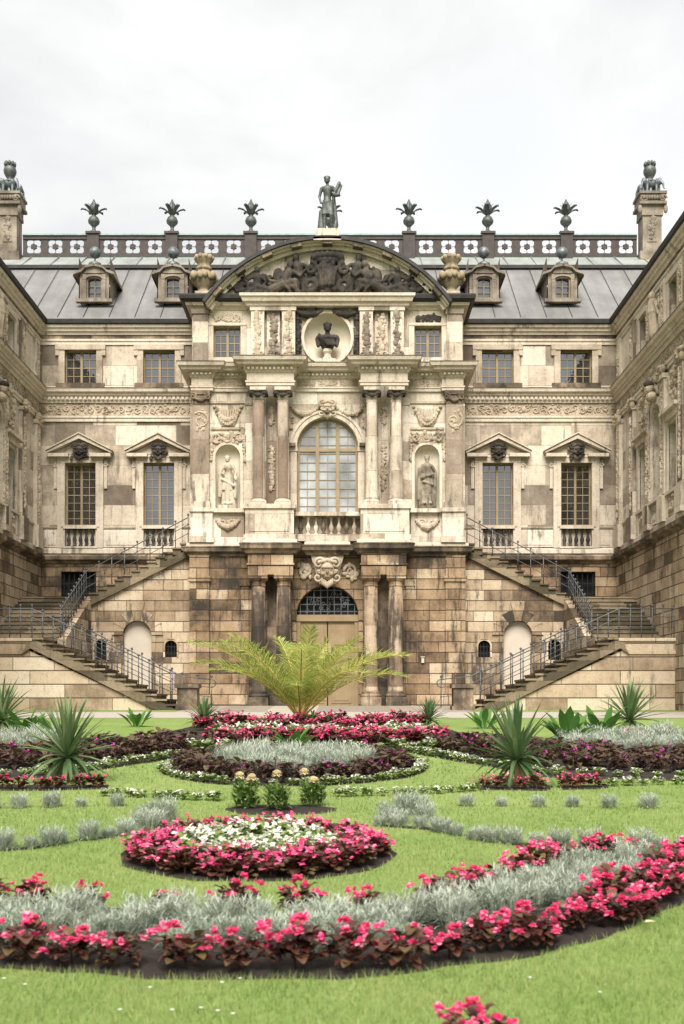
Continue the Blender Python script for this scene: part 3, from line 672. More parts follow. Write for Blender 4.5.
for q in (-1,1): r = MB(); swag(r, Tp, q*.3, q*1.35, 12.5, .28, .09, -.08); drop_chain(r, Tp, q*1.38, 11.7, 12.5, .09, -.05); sub('swag', r, M['relief'], o)
# niches
for s in (-1,1):
    c = s*NA; mb = MB(); v = []; n = 12; zs = [8.72, 10.65]
    for z in zs:
        for k in range(n+1): t = pi*k/n; v.append((c-.45*cos(t), P+.3*sin(t)*1.1, z))
    f = [(k,k+1,n+1+k+1,n+1+k) for k in range(n)]; mb.add(v,f)
    v = []
    for j in range(7):
        e = pi/2*j/6
        for k in range(n+1): t = pi*k/n; v.append((c-.45*cos(t)*cos(e), P+.33*sin(t)*cos(e), 10.65+.45*sin(e)))
    mb.add(v, [(j*(n+1)+k,j*(n+1)+k+1,(j+1)*(n+1)+k+1,(j+1)*(n+1)+k) for j in range(6) for k in range(n)])
    mb.box(c-.45, c+.45, P-.05, P+.34, 8.66, 8.73)
    o = mb.build('niche', M['niche'], palace, True)
    r = MB()
    for k in range(12):
        p = lambda q,rr: (c-rr*cos(q), 10.65+rr*sin(q)); r.prism(Tp, [p(pi*k/12,.46),p(pi*(k+1)/12,.46),p(pi*(k+1)/12,.56),p(pi*k/12,.56)], -.06, .02)
    for q in (-1,1): r.mbox(Tp, c+q*.51-.05, c+q*.51+.05, 8.72, 10.65, -.06, .02)
    sub('surround', r, M['trim'], o)
    r = MB(); leafrelief(r, Tp, c-.62, c+.62, 11.1, 11.62, 26, .08, -.03)
    for q in (-1,1): drop_chain(r, Tp, c+q*.62, 10.5, 11.4, .08, -.03)
    swag(r, Tp, c-.5, c+.5, 12.5, .5, .09, -.04)
    for k in range(9): r.tube([Tp(c-.42+k*.105, 12.5-.1*sin(pi*k/8), -.02), Tp(c-.3+k*.075, 12.05-.25*sin(pi*k/8), -.09), Tp(c-.2+k*.05, 11.8, -.02)], .04, 6)
    r.mbox(Tp, c-.62, c+.62, 11.66, 11.74, -.06, .0); r.mbox(Tp, c-.66, c+.66, 12.62, 12.7, -.06, .0)
    sub('carving', r, M['relief'], o)
# giant pilasters and columns of the main storey
for s in (-1,1):
    c = s*4.64; mb = MB(); mb.mbox(Tp, c-.3, c+.3, 8.75, 12.55, -.2, 0); mb.mbox(Tp, c-.36, c+.36, 8.75, 8.98, -.26, 0); mb.mbox(Tp, s*4.98-.06, s*4.98+.06, 8.75, 12.6, -.1, .2)
    o = mb.build('pilaster', M['col'], palace)
    k = MB(); k.mbox(Tp, c-.36, c+.36, 12.9, 13.05, -.26, 0); k.mbox(Tp, c-.3, c+.3, 12.55, 12.9, -.22, 0)
    for q in (-1,1): scroll(k, Tp, c+q*.27, 12.82, .12, 1.4, q, .05, -.26, pi/2)
    swag(k, Tp, c-.22, c+.22, 12.8, .12, .06, -.26); sub('capital', k, M['dark'], o)
    r = MB(); leafrelief(r, Tp, c-.2, c+.2, 11.5, 12.4, 12, .06, -.2); sub('carving', r, M['relief'], o)
    for a,cm in ((1.61,'col'),(2.5,'col')):
        c = (s*a, P-.58, 0)
        mb = MB(); mb.lathe([(.25,9.0),(.235,9.04),(.235,10.2),(.225,11.4),(.2,12.6)], c, 20)
        o = mb.build('column', M[cm], palace, True)
        b = MB(); b.box(c[0]-.3,c[0]+.3,c[1]-.3,c[1]+.3,8.76,8.86); b.lathe([(.3,8.86),(.31,8.9),(.28,8.95),(.25,8.97),(.26,9.0)], c, 20); sub('base', b, M['pav'], o)
        k = MB(); k.lathe([(.2,12.6),(.215,12.63),(.2,12.66),(.2,12.74),(.26,12.8)], c, 16)
        for q in (-1,1):
            for e in (-1,1): k.mi = 1; k.lathe([(.03,-.06),(.105,-.05),(.11,0),(.105,.05),(.03,.06)], (c[0]+q*.24, c[1]+e*.2, 12.82), 10)
        swag(k, TF(c[1]), c[0]-.18, c[0]+.18, 12.78, .08, .05, -.27)
        k.mi = 0; k.box(c[0]-.29,c[0]+.29,c[1]-.29,c[1]+.29,12.9,13.02); sub('capital', k, [M['trim'],M['soot']], o)
    a0,a1 = sorted((s*1.86,s*2.25)); mb = MB(); mb.mbox(Tp, a0, a1, 8.8, 12.9, -.04, 0); o = mb.build('panel', M['col'], palace)
    r = MB(); drop_chain(r, Tp, s*2.055, 9.4, 11.0, .09, -.06); sub('carved_drop', r, M['relief'], o); r = MB(); drop_chain(r, Tp, s*2.055, 11.9, 12.4, .09, -.06); sub('carved_drop', r, M['relief'], o)
    a0,a1 = sorted((s*2.7,s*2.98)); mb = MB(); mb.mbox(Tp, a0, a1, 8.75, 12.55, -.09, 0); mb.mbox(Tp, a0-.04, a1+.04, 12.55, 12.85, -.14, 0); mb.build('pilaster', M['pav'], palace)
    a0,a1 = sorted((s*1.17,s*1.42)); mb = MB(); mb.mbox(Tp, a0, a1, 11.0, 11.12, -.3, 0); mb.build('impost', M['dark'], palace)
# pavilion entablature with ressauts
EP = [(-4.98,D-.2),(-4.98,P-.2),(-4.2,P-.2),(-4.2,P-.06),(-2.9,P-.06),(-2.9,P-.88),(-1.2,P-.88),(-1.2,P-.06),(1.2,P-.06),(1.2,P-.88),(2.9,P-.88),(2.9,P-.06),(4.2,P-.06),(4.2,P-.2),(4.98,P-.2),(4.98,D-.2)]
mb = MB()
sweep(mb, EP, [(-.05,13.04),(.02,13.05),(.02,13.14),(.05,13.16),(.05,13.22),(-.05,13.24)])
sweep(mb, EP, [(-.05,13.24),(.0,13.24),(.0,13.5),(.04,13.52),(.07,13.58),(.10,13.6),(.12,13.7),(.32,13.74),(.36,13.82),(.44,13.86),(.48,13.98),(.46,14.0),(-.05,14.08)])
dentils(mb, EP, .05, .19, 13.6, 13.69, .15, .085)
mb.build('pavilion_cornice', M['trim'], palace)
mb = MB(); sweep(mb, EP, [(.465,13.985),(.495,13.985),(.495,14.005),(.2,14.06),(.2,14.045)]); mb.build('cornice_flashing', M['dark'], palace)
for a0,a1 in ((-4.15,-3.0),(-1.1,-.45),(-.35,.35),(.45,1.1),(3.0,4.15)):
    mb = MB(); leafrelief(mb, TF(P-.06), a0, a1, 13.26, 13.48, 30, .045, -.005); mb.mbox(TF(P-.06), a0, a1, 13.25, 13.49, -.008, .02); mb.build('frieze', M['relief'], palace)
# attic of the pavilion
for s in (-1,1):
    c = s*3.69; w = MB()
    for q in (-1,1): w.mbox(Tp, c+q*.6-.1, c+q*.6+.1, 14.15, 15.5, -.07, .02)
    w.mbox(Tp, c-.7, c+.7, 15.47, 15.57, -.09, .02); w.mbox(Tp, c-.72, c+.72, 14.12, 14.3, -.1, .25)
    o = w.build('window', M['trim'], palace); win('', Tp, o, c-.5, c+.5, 14.3, 15.47, 0, .2, (2,2), 4)
    r = MB(); leafrelief(r, Tp, c-.5, c+.5, 15.6, 15.92, 44, .06, -.02); sub('carving', r, M['soot'] if s > 0 else M['relief'], o)
    mb = MB(); mb.mbox(Tp, s*4.66-.28, s*4.66+.28, 14.1, 15.9, -.14, 0); mb.mbox(Tp, s*4.66-.33, s*4.66+.33, 15.88, 16.05, -.18, 0); mb.build('attic_pilaster', M['wall'], palace)
    for i,(a,mm) in enumerate(((2.55,'soot'),(1.98,'soot'),(1.42,'relief'))):
        mb = MB(); mb.mbox(Tp, s*a-.24, s*a+.24, 14.1, 15.95, -.16 - .12*(i!=1), 0); mb.mbox(Tp, s*a-.28, s*a+.28, 15.95, 16.12, -.32, 0)
        o = mb.build('attic_pilaster', M['trim'] if i != 1 else M['wall'], palace)
        r = MB(); drop_chain(r, Tp, s*a, 14.3, 15.85, .13, -.26 + .1*(i==1))
        for q in (-1,1): scroll(r, Tp, s*a+q*.1, 14.35, .12, 1.2, q, .05, -.28)
        sub('carving', r, M['dorm'] if (i+(s>0))%2 else M['relief'], o)
# oval niche with its bust
mb = MB(); n = 28
v = []
for j in range(7):
    e = pi/2*j/6
    for k in range(n): t = 2*pi*k/n; v.append((.86*cos(t)*cos(e), P-.04+.5*sin(e), 15.02+.9*sin(t)*cos(e)))
mb.add(v, [(j*n+k,j*n+(k+1)%n,(j+1)*n+(k+1)%n,(j+1)*n+k) for j in range(6) for k in range(n)])
o = mb.build('oval_niche', M['niche'], palace, True)
r = MB()
for k in range(n):
    p = lambda t,e: ((.86+e)*cos(t), 15.02+(.9+e)*sin(t)); t0,t1 = 2*pi*k/n, 2*pi*(k+1)/n
    r.prism(Tp, [p(t0,0),p(t1,0),p(t1,.1),p(t0,.1)], -.12, .0)
sub('surround', r, M['trim'], o)
for q in (-1,1): r = MB(); swag(r, Tp, q*.25, q*1.1, 16.0, .14, .11, -.12); drop_chain(r, Tp, q*1.08, 14.3, 15.95, .11, -.06); sub('swag', r, M['soot'], o)
mb = MB(); v = []
for k in range(n):
    t = 2*pi*k/n; c_, s_ = cos(t), sin(t); q = 1/max(abs(c_),abs(s_))
    v += [(.86*c_, P-.002, 15.02+.9*s_), (1.05*c_*q, P-.002, max(14.05, min(15.98, 15.015+.965*s_*q)))]
mb.add(v, [(2*k,2*k+1,(2*k+3)%(2*n),(2*k+2)%(2*n)) for k in range(n)]); sub('spandrel', mb, M['pav'], o)
# attic cornice: two end pieces and middle band
AP = [(-4.98,D-.2),(-4.98,P),(-2.95,P)]
for sgn in (-1,1):
    path = AP if sgn < 0 else [(2.95,P),(4.98,P),(4.98,D-.2)]
    mb = MB(); sweep(mb, path, [(-.05,16.05),(.04,16.06),(.08,16.14),(.2,16.18),(.24,16.28),(-.05,16.3)]); mb.build('attic_cornice', M['trim'], palace)
    mb = MB(); sweep(mb, path, [(-.05,16.3),(.3,16.29),(.42,16.36),(.44,16.48),(.40,16.54),(-.6,16.6)]); mb.build('attic_ledge', M['zincd'], palace)
mb = MB(); sweep(mb, [(-2.95,P+.1),(-2.95,P-.34),(2.95,P-.34),(2.95,P+.1)], [(-.05,16.1),(.02,16.11),(.05,16.2),(.14,16.24),(.18,16.36),(.24,16.4),(.25,16.5),(-.05,16.54)])
mb.box(-2.95,2.95,P-.34,P,16.1,16.5); mb.build('attic_cornice', M['trim'], palace)
# segmental pediment
RC, ZC = 5.5, 13.0
def arcband(mb, r0, r1, d0, d1, a=4.5, n=40, z0=16.45):
    t0 = math.acos(min(1,a/RC))
    for k in range(n):
        q0 = t0+(pi-2*t0)*k/n; q1 = t0+(pi-2*t0)*(k+1)/n
        p = lambda q,r: (r*cos(q), ZC+r*sin(q))
        mb.prism(Tp, [p(q0,r0),p(q1,r0),p(q1,r1),p(q0,r1)], d0, d1)
mb = MB()
tt = [pi*k/40 for k in range(41)]
poly = [(5.2*cos(q), ZC+5.2*sin(q)) for q in tt if ZC+5.2*sin(q) > 16.46]
mb.prism(Tp, [(poly[0][0],16.46)]+poly+[(poly[-1][0],16.46)], -.1, .5)
ped = mb.build('pediment', M['pav'], palace)
mb = MB(); arcband(mb, 5.17, 5.29, -.3, .5); arcband(mb, 5.29, 5.36, -.44, .5); arcband(mb, 5.36, 5.42, -.58, .5); sub('arched_cornice', mb, M['trim'], ped)
mb = MB(); arcband(mb, 5.42, 5.54, -.70, 2.4); sub('arched_roof', mb, M['zincd'], ped)
t0 = math.acos(4.3/RC)
for k in range(0,17,2):
    q = t0+(pi-2*t0)*(k+.5)/17; p = lambda q,r: (r*cos(q), ZC+r*sin(q)); e = .035
    mb = MB(); mb.prism(Tp, [p(q-e,5.27),p(q+e,5.27),p(q+e,5.43),p(q-e,5.43)], -.64, -.3); sub('console', mb, M['dark'], ped)
mb = MB(); mb.box(-4.9,4.9,P+.48,D+1.2,16.3,16.5); mb.build('pavilion_roof', M['roof'], palace)
# carved figures of the tympanum
def fig(mb, x, z, y, s, lean, kind, fl=1):
    """seated/reclining putto or figure in high relief"""
    Q = lambda a,b,c: (x+fl*s*a, y-s*c, z+s*b)
    C = lambda p,q,r0,r1: mb.cap(Q(*p), Q(*q), s*r0, s*r1, 8)
    if kind == 'sit':
        C((0,.25,.1),(.05+lean,.62,.14),.17,.19); mb.ell(Q(.08+lean*1.3,.94,.2), s*.13,s*.13,s*.15,9,7)
        C((.04+lean*.8,.72,.15),(.08+lean*1.3,.92,.19),.1,.09); mb.ell(Q(-.25,.55,-.02), s*.22,s*.1,s*.34,8,6)
        C((0,.25,.12),(.38,.3,.24),.14,.11); C((.38,.3,.24),(.44,-.08,.2),.1,.07); C((0,.22,.05),(.3,.1,.2),.14,.1); C((.3,.1,.2),(.56,-.1,.2),.09,.06)
        C((.2+lean,.68,.14),(.46+lean,.5,.2),.08,.06); C((.46+lean,.5,.2),(.66+lean,.72,.22),.06,.05)
        C((-.12+lean,.68,.1),(-.36+lean,.42,.16),.08,.06); C((-.36+lean,.42,.16),(-.2,.2,.2),.06,.05)
    elif kind == 'recl':
        C((0,.14,.1),(-.42,.34,.14),.17,.18); mb.ell(Q(-.56,.64,.18), s*.13,s*.13,s*.15,9,7); C((-.45,.38,.14),(-.56,.62,.17),.11,.09)
        C((0,.14,.1),(.46,.26,.16),.15,.11); C((.46,.26,.16),(.9,.02,.14),.1,.06); C((0,.1,.05),(.5,.08,.14),.14,.1); C((.5,.08,.14),(1.02,-.04,.1),.09,.05)
        C((-.42,.44,.14),(-.7,.2,.18),.08,.06); C((-.7,.2,.18),(-.82,-.02,.18),.06,.05); C((-.3,.42,.2),(-.02,.46,.24),.08,.06); C((-.02,.46,.24),(.14,.66,.26),.06,.05)
        for k in range(5): C((-.1+.2*k,.2,.15),(-.05+.22*k,-.08,.22),.07,.05)
    else:
        C((0,.5,.1),(lean,.92,.14),.18,.2); mb.ell(Q(lean*1.4,1.25,.18), s*.13,s*.13,s*.16,9,7)
        C((lean,.95,.14),(lean*1.4,1.22,.17),.1,.09); mb.ell(Q(-.3,.9,-.02), s*.26,s*.1,s*.36,8,6)
        C((-.08,.5,.1),(-.16,0,.1),.14,.08); C((.08,.5,.1),(.2,.05,.14),.14,.08)
        C((lean+.2,1.0,.14),(lean+.5,.85,.2),.08,.06); C((lean+.5,.85,.2),(lean+.62,1.2,.2),.06,.05); C((lean-.2,1.0,.14),(lean-.4,.66,.2),.08,.06)
        for k in range(4): C((-.2+.13*k,.55,.14),(-.3+.2*k,.0,.18),.07,.06)
mb = MB(); zb = 16.5; yb = P-.16
mb.ell((0,yb-.05,17.15), .56,.24,.6,16,10); mb.ell((-.17,yb-.22,17.05), .2,.16,.36,10,7); mb.ell((.17,yb-.22,17.1), .2,.16,.33,10,7)
for k in range(30): t = rnd.uniform(0,6.28); q = rnd.uniform(.2,.62); mb.ell((q*cos(t), yb-.28+.2*q, 17.13+q*sin(t)), rnd.uniform(.06,.12),.1,rnd.uniform(.07,.15),7,5)
for k in range(5): mb.tube([(-.34+.17*k,yb-.28,17.5),(-.3+.15*k,yb-.36,17.2),(-.22+.11*k,yb-.3,16.8)], .045, 6)
for k in range(9): t = pi*k/8; mb.ell((.5*cos(t), yb-.2, 17.86+.12*sin(t)), .12,.14,.14,8,6)
mb.cap((-.5,yb-.12,17.8),(.5,yb-.12,17.8),.14,.14)
for q in (-1,1):
    scroll(mb, TF(yb-.2), q*.62, 17.45, .24, 1.3, q, .11, 0, pi/2); scroll(mb, TF(yb-.2), q*.62, 16.85, .24, 1.3, -q, .11, 0, -pi/2)
    fig(mb, q*.98, zb+.12, yb, 1.0, -.12, 'stand', -q); fig(mb, q*1.55, zb+.16, yb-.1, .98, .1, 'sit', -q); fig(mb, q*2.55, zb+.12, yb-.08, .82, -.05, 'sit', q)
    fig(mb, q*2.1, zb+.02, yb-.12, .95, .05, 'recl', q); fig(mb, q*3.2, zb+.03, yb, .62, .05, 'sit', -q)
    for k in range(9): mb.ell((q*(3.0+.13*k)+rnd.uniform(-.05,.05), yb-.05, zb+.14+rnd.uniform(0,.42)*(1-k/11)), .12,.12,.11,8,6)
    for k in range(46):
        xx = rnd.uniform(.6,3.7); zm_ = min(1.35, ZC+5.0*sqrt(max(0,1-(xx/5.0)**2))-zb-.12)
        if zm_ > .1: mb.ell((q*xx, yb+.02, zb+rnd.uniform(.05,zm_)), rnd.uniform(.07,.16),.12,rnd.uniform(.07,.16),8,6)
o = sub('relief_group', mb, M['soot'], ped); remesh(o, .028, 1)

# --- roof
def slab(mb, p, t=.12):   # quad p (4 pts) thickened downwards
    mb.add(list(p)+[(a,b,c-t) for a,b,c in p], [(0,1,2,3),(7,6,5,4),(0,4,5,1),(1,5,6,2),(2,6,7,3),(3,7,4,0)])
YR, ZR = 50.6, 21.1; YK = 49.1; ZK = 16.5+(ZR-16.5)*.80
mb = MB(); slab(mb, [(-15,D-.38,16.56),(15,D-.38,16.56),(15,YK,ZK),(-15,YK,ZK)])
roof = mb.build('roof', M['roof'], palace)
sm = MB()
k = -22
for i in range(-14,15):
    a = i*1.0+.5; p0 = Vector((a-.02, D-.36, 16.60)); p1 = Vector((a, YK-.05, ZK+.03)); sm.tube([p0,p1], .012, 5)
sub('seams', sm, M['zincd'], roof)
mb = MB(); slab(mb, [(-15,YK-.15,ZK+.08),(15,YK-.15,ZK+.08),(15,YR,ZR+.12),(-15,YR,ZR+.12)]); sub('upper_slope', mb, M['roof2'], roof)
mb = MB(); mb.box(-15,15,YK-.22,YK-.1,ZK-.06,ZK+.08); sub('ridge_strip', mb, M['zincd'], roof)
sm = MB()
for i in range(-11,12): a = i*1.22+.3; sm.tube([(a,YK-.1,ZK+.11),(a,YR-.05,ZR+.14)], .025, 5)
sub('seams', sm, M['roof'], roof)
mb = MB(); mb.box(-15,15,YR,YR+7,16,ZR+.05); mb.box(-20.3,20.3,57.5,58,1,16.4); mb.build('roof_terrace', M['roof'], palace)
for s in (-1,1):
    mb = MB(); x0 = s*(HW-.36); x1 = s*(HW+5)
    slab(mb, [(x0,YW0,16.56),(x0,D-.3,16.56),(x1,D+4,20.6),(x1,YW0+4,20.6)]); slab(mb, [(s*(HW+9.5),YW0,16.4),(s*(HW+9.5),58,16.4),(x1,58,20.6),(x1,YW0+4,20.6)]); slab(mb, [(x0,YW0,16.5),(s*(HW+9.5),YW0,16.5),(x1,YW0+4,20.6),(x1+s*.01,YW0+4,20.6)])
    mb.build('wing_roof', M['roof'], palace)
# --- dormers
for s in (-1,1):
    for px in (9.25, 6.15):
        c = s*px; y0 = 45.45; zb = 17.5; T = TF(y0)
        mb = MB()
        wall_open(mb, T, c-.58, c+.58, zb, zb+1.2, [(c-.25,c+.25,zb+.14,zb+.84,.07)], .2)
        for q in (-1,1): mb.add([(c+q*.62,y0,zb),(c+q*.62,y0+2.2,zb),(c+q*.62,y0+2.2,zb+1.4),(c+q*.62,y0,zb+1.75)], [(0,1,2,3)])
        for q in (-1,1): mb.mbox(T, c+q*.38-.07, c+q*.38+.07, zb+.05, zb+1.05, -.07, 0)
        mb.mbox(T, c-.72, c+.72, zb-.06, zb+.06, -.14, .1)
        for k in range(10):
            p = lambda q,r: (c-r*cos(q)*.95, zb+.84+r*sin(q)*.4); q0,q1 = pi*k/10, pi*(k+1)/10
            mb.prism(T, [p(q0,.34),p(q1,.34),p(q1,.48),p(q0,.48)], -.08, 0)
        o = mb.build('dormer', M['dorm'], palace)
        rf = MB()
        prf = [(-.82,1.02),(-.8,1.1),(-.5,1.2),(-.34,1.36),(0,1.44),(.34,1.36),(.5,1.2),(.8,1.1),(.82,1.02)]
        poly = [(c+a,zb+z) for a,z in prf]; rf.prism(T, poly+[(c+a,zb+z-.09) for a,z in reversed(prf)], -.16, 1.8)
        sub('dormer_roof', rf, M['dorm'], o)
        wn = MB(); wn.prism(T, [(c-.4,zb+1.1),(c+.4,zb+1.1),(c+.3,zb+1.3),(c,zb+1.37),(c-.3,zb+1.3)], -.04, .04); wn.mbox(T, c-.02, c+.02, zb+.1, zb+.9, .1, .16)
        for z in (.36,.6): wn.mbox(T, c-.3, c+.3, zb+z-.015, zb+z+.015, .11, .15)
        sub('frame', wn, M['dorm'], o)
        g = MB(); g.mbox(T, c-.32, c+.32, zb+.1, zb+1.0, .16, .18); sub('pane', g, M['glass'], o)
        b = MB(); b.lathe([(.27,1.5),(.25,1.64),(.14,1.7),(.035,1.73),(.035,1.84),(.1,1.87),(.2,1.95),(.235,2.07),(.2,2.19),(.1,2.28),(.01,2.3)], (c,y0+.1,zb-.12), 16); sub('ball_finial', b, M['bluish'], o, True)
# --- roof balustrade: copper band with openings
POSTS = [-10.4,-6.95,-3.48,0,3.48,6.95,10.4]
TB = TF(YR); zb0, zb1 = ZR+.1, ZR+1.08
bal = MB(); edges = [-13.5]+POSTS+[13.5]; ros = []
for i in range(len(edges)-1):
    a0,a1 = edges[i]+(.26 if i else 0), edges[i+1]-(.26 if i < len(edges)-2 else 0)
    n = 3; w = (a1-a0)/n
    bal.mbox(TB, a0, a1, zb0, zb0+.2, -.06, .1); bal.mbox(TB, a0, a1, zb1-.16, zb1, -.06, .1)
    for k in range(n+1):
        e0 = a0 if k == 0 else a0+w*k-(w/2-.31); e1 = a1 if k == n else a0+w*k+(w/2-.31)
        bal.mbox(TB, e0, e1, zb0+.2, zb1-.16, -.02, .06)
    for k in range(n): ros.append(a0+w*(k+.5))
zc = (zb0+.2+zb1-.16)/2; hh = (zb1-.16-zb0-.2)/2
for a in ros:
    for q in (-1,1):
        for e in (-1,1): bal.mbox(TB, a+q*.31-.055, a+q*.31+.055, zc+e*hh-.055, zc+e*hh+.055, -.015, .055)
        bal.mbox(TB, a+q*.31-.03, a+q*.31+.03, zc-.06, zc+.06, -.012, .052); bal.mbox(TB, a-.06, a+.06, zc+q*hh-.03, zc+q*hh+.03, -.014, .05)
        bal.mbox(TB, a-.009, a+.009, min(zc,zc+q*hh), max(zc,zc+q*hh), .0, .03); bal.mbox(TB, min(a,a+q*.31), max(a,a+q*.31), zc-.009, zc+.009, .002, .028)
    bal.prism(TB, [(a+.13*cos(2*pi*k/12)*(1.15 if k%2 else .85), zc+.13*sin(2*pi*k/12)*(1.15 if k%2 else .85)) for k in range(12)], -.03, .06)
o = bal.build('roof_balustrade', M['bronze'], palace)
mb = MB(); mb.mbox(TB, -13.5, 13.5, zb1, zb1+.06, -.12, .16); mb.mbox(TB, -13.5, 13.5, zb0-.1, zb0, -.1, .2); sub('coping', mb, M['verdi'], o)
for a in POSTS:
    mb = MB(); mb.mbox(TB, a-.26, a+.26, zb0-.1, zb1+.05, -.14, .3); mb.mbox(TB, a-.32, a+.32, zb1+.05, zb1+.15, -.2, .36); sub('post', mb, M['bronze'], o)
mb = MB()
for x in (-4.5,-1.5,1.5,4.5): mb.box(x-.05,x+.05,YR+.3,YR+.5,ZR,ZR+.9)
# --- chimney towers
for s in (-1,1):
    c = s*14.1; y = YR+.1; mb = MB()
    mb.box(c-.56,c+.56,y-.56,y+.56,ZR-3,ZR+.25); mb.box(c-.41,c+.41,y-.41,y+.41,ZR+.25,ZR+1.85); mb.box(c-.47,c+.47,y-.47,y+.47,ZR+1.85,ZR+2.0)
    mb.box(c-.46,c+.46,y-.46,y+.46,ZR+2.0,ZR+2.3); mb.box(c-.6,c+.6,y-.6,y+.6,ZR+2.3,ZR+2.42); mb.box(c-.54,c+.54,y-.54,y+.54,ZR+2.42,ZR+2.75); mb.box(c-.6,c+.6,y-.6,y+.6,ZR+2.75,ZR+2.86)
    o = mb.build('chimney', M['dorm'], palace)
    r = MB(); T = TF(y-.41)
    r.mbox(T, c-.2, c+.2, ZR+.7, ZR+1.75, -.03, 0); drop_chain(r, T, c, ZR+.8, ZR+1.7, .13, -.03)
    for q in (-1,1): scroll(r, TF(y-.56), c+q*.42, ZR+2.55, .16, 1.3, q, .06, 0); r.ell((c+q*.56,y-.5,ZR+2.1),.1,.1,.2,8,6)
    for k in range(8): r.ell((c-.4+.115*k, y-.58, ZR+2.58), .07,.06,.1,8,6)
    sub('carving', r, M['dorm'], o)

# ------------------------------------------------------------------ staircases
def staircase(s):
    lab = 'sandstone staircase with grey steel railings rising to the pavilion on its %s' % ('left side' if s < 0 else 'right side')
    st = thing('staircase', (AX+s*7.5, 37, gz(37)), lab, 'staircase', world=True)
    U = lambda a,y,z: (s*a, y, z)
    def bx(mb, a0,a1,y0,y1,z0,z1):
        x0,x1 = sorted((s*a0,s*a1)); mb.box(x0,x1,y0,y1,z0,z1)
    g0 = gz(37)-.1; Y0,Y1 = 37.0, 39.2
    A0,A1,z0,z1,n = 4.78, 9.42, 1.40, 3.69, 14
    rise = (z1-z0)/n; run = (A1-A0)/n
    mb = MB()
    for i in range(n):
        a = A0+run*i; z = z0+rise*(i+1)
        bx(mb, a-.03, a+run+.0, Y0-.10, Y1+.03, z-.06, z); bx(mb, a, A1, Y0+.02 if z > z0+.1 else Y0+.02, Y1, z-rise, z-.06) if i else bx(mb, a, A1, Y0+.12, Y1, g0, z-.06)
    mb.build('lower_flight', M['step'], st)
    # front wall under the flight (slightly behind the string)
    T = TF(Y0); w = MB()
    w.prism(T, [(s*(A0+.5),g0),(s*13,g0),(s*13,z1-.42),(s*(A1+.1),z1-.42),(s*(A0+.5),z0-.1)], -.0, .4)
    w.build('front_wall', M['stair'], st)
    sg = MB()
    kk = rise/run; up = lambda a,o: (s*a, z0+(a-A0)*kk-o)
    sg.prism(T, [up(A0,.02),up(A1+.05,.02),(s*(A1+.2),z1-.12),(s*(A1+.25),z1-.42),up(A1,.27),up(A0+.37,.27),(s*A0,g0)], -.05, .3)
    sg.prism(T, [up(A0+.38,.25),up(A1+.1,.25),(s*(A1+.28),z1-.42),(s*(A1+.34),z1-.52),up(A1+.05,.36),up(A0+.7,.36)], -.10, .3)
    sg.build('string', M['step'], st)
    mb = MB(); bx(mb, A1, 13, Y0-.08, 39.0, z1-.1, z1+.0); bx(mb, A1+.12, 13, Y0-.02, Y1+.2, z1-.42, z1-.1); bx(mb, A1+.3, 13, Y0-.06, Y0+.4, z1-.52, z1-.42); mb.build('landing', M['stair'], st)
    bw = MB(); bx(bw, A1, 11.1, Y1-.02, Y1+.3, g0, z1-.1); bw.build('landing_wall', M['stair'], st)
    # middle flight, rising away from the camera
    ya, yb_, zm, k = 38.6, 42.5, 5.5, 11
    mb = MB()
    for i in range(k):
        y = ya+(yb_-ya)*i/k; z = z1+(zm-z1)*(i+1)/k
        bx(mb, 8.98, 11.3, y-.03, yb_+.3, z-.055, z); bx(mb, 9.0, 11.28, y, yb_+.3, z-(zm-z1)/k, z-.055)
    bx(mb, 8.75, 11.2, yb_+.1, 45, zm-.06, zm+.002)
    mb.build('middle_flight', M['step'], st)
    sd = MB(); x0,x1 = sorted((s*8.72,s*9.0)); 
    v = [(x,y,z) for x in (x0,x1) for y,z in ((38.5,g0),(42.6,g0),(42.6,zm+.06),(38.5,z1+.04))]
    sd.add(v, [(0,1,2,3),(7,6,5,4),(0,4,5,1),(1,5,6,2),(2,6,7,3),(3,7,4,0)]); sd.build('side_wall', M['stwall'], st)
    # upper flight along the main wall
    B0,B1,zt,n3 = 8.75, 5.1, 7.5, 12
    mb = MB(); r3 = (zt-zm)/n3; q3 = (B0-B1)/n3
    for i in range(n3):
        a = B0-q3*i; z = zm+r3*(i+1)
        bx(mb, max(B1,a-q3-.02), a+.03, 42.30, 45, z-.055, z); bx(mb, B1, a, 42.5, 45, z-r3, z-.06); bx(mb, max(B1,a-q3), a, 42.36, 42.5, z-r3-.1, z-.055)
    mb.build('upper_flight', M['step'], st)
    # wall below it, with blind arch and two barred windows
    Tw = (lambda a,z,d: (s*a, 42.45+d, z)); w = MB()
    arch = (6.5,7.54,1.3,4.12,True); w1 = (5.56,6.0,3.3,3.72,.2); w2 = (8.14,8.6,3.2,3.75,.2)
    wall_open(w, Tw, 5.05, 8.98, 1.2, 4.85, [arch,w1,w2], .35)
    w.prism(Tw, [(5.05,4.85),(8.98,4.85),(8.98,zm-.32),(B0,zm-.26),(5.05,zt-.36)], 0, .3)
    w.build('under_stair_wall', M['stwall'], st)
    sg = MB(); sg.prism(Tw, [(B0+.2,zm-.3),(B0+.2,zm-.1),(B0,zm-.02),(B1,zt-.22),(B1,zt-.40),(B0-.05,zm-.24)], -.10, .3); sg.prism(Tw, [(B0+.1,zm-.36),(B0+.1,zm-.26),(B1,zt-.40),(B1,zt-.5)], -.16, .3); sg.build('string', M['step'], st)
    # voussoirs
    vs = MB(); dk = MB()
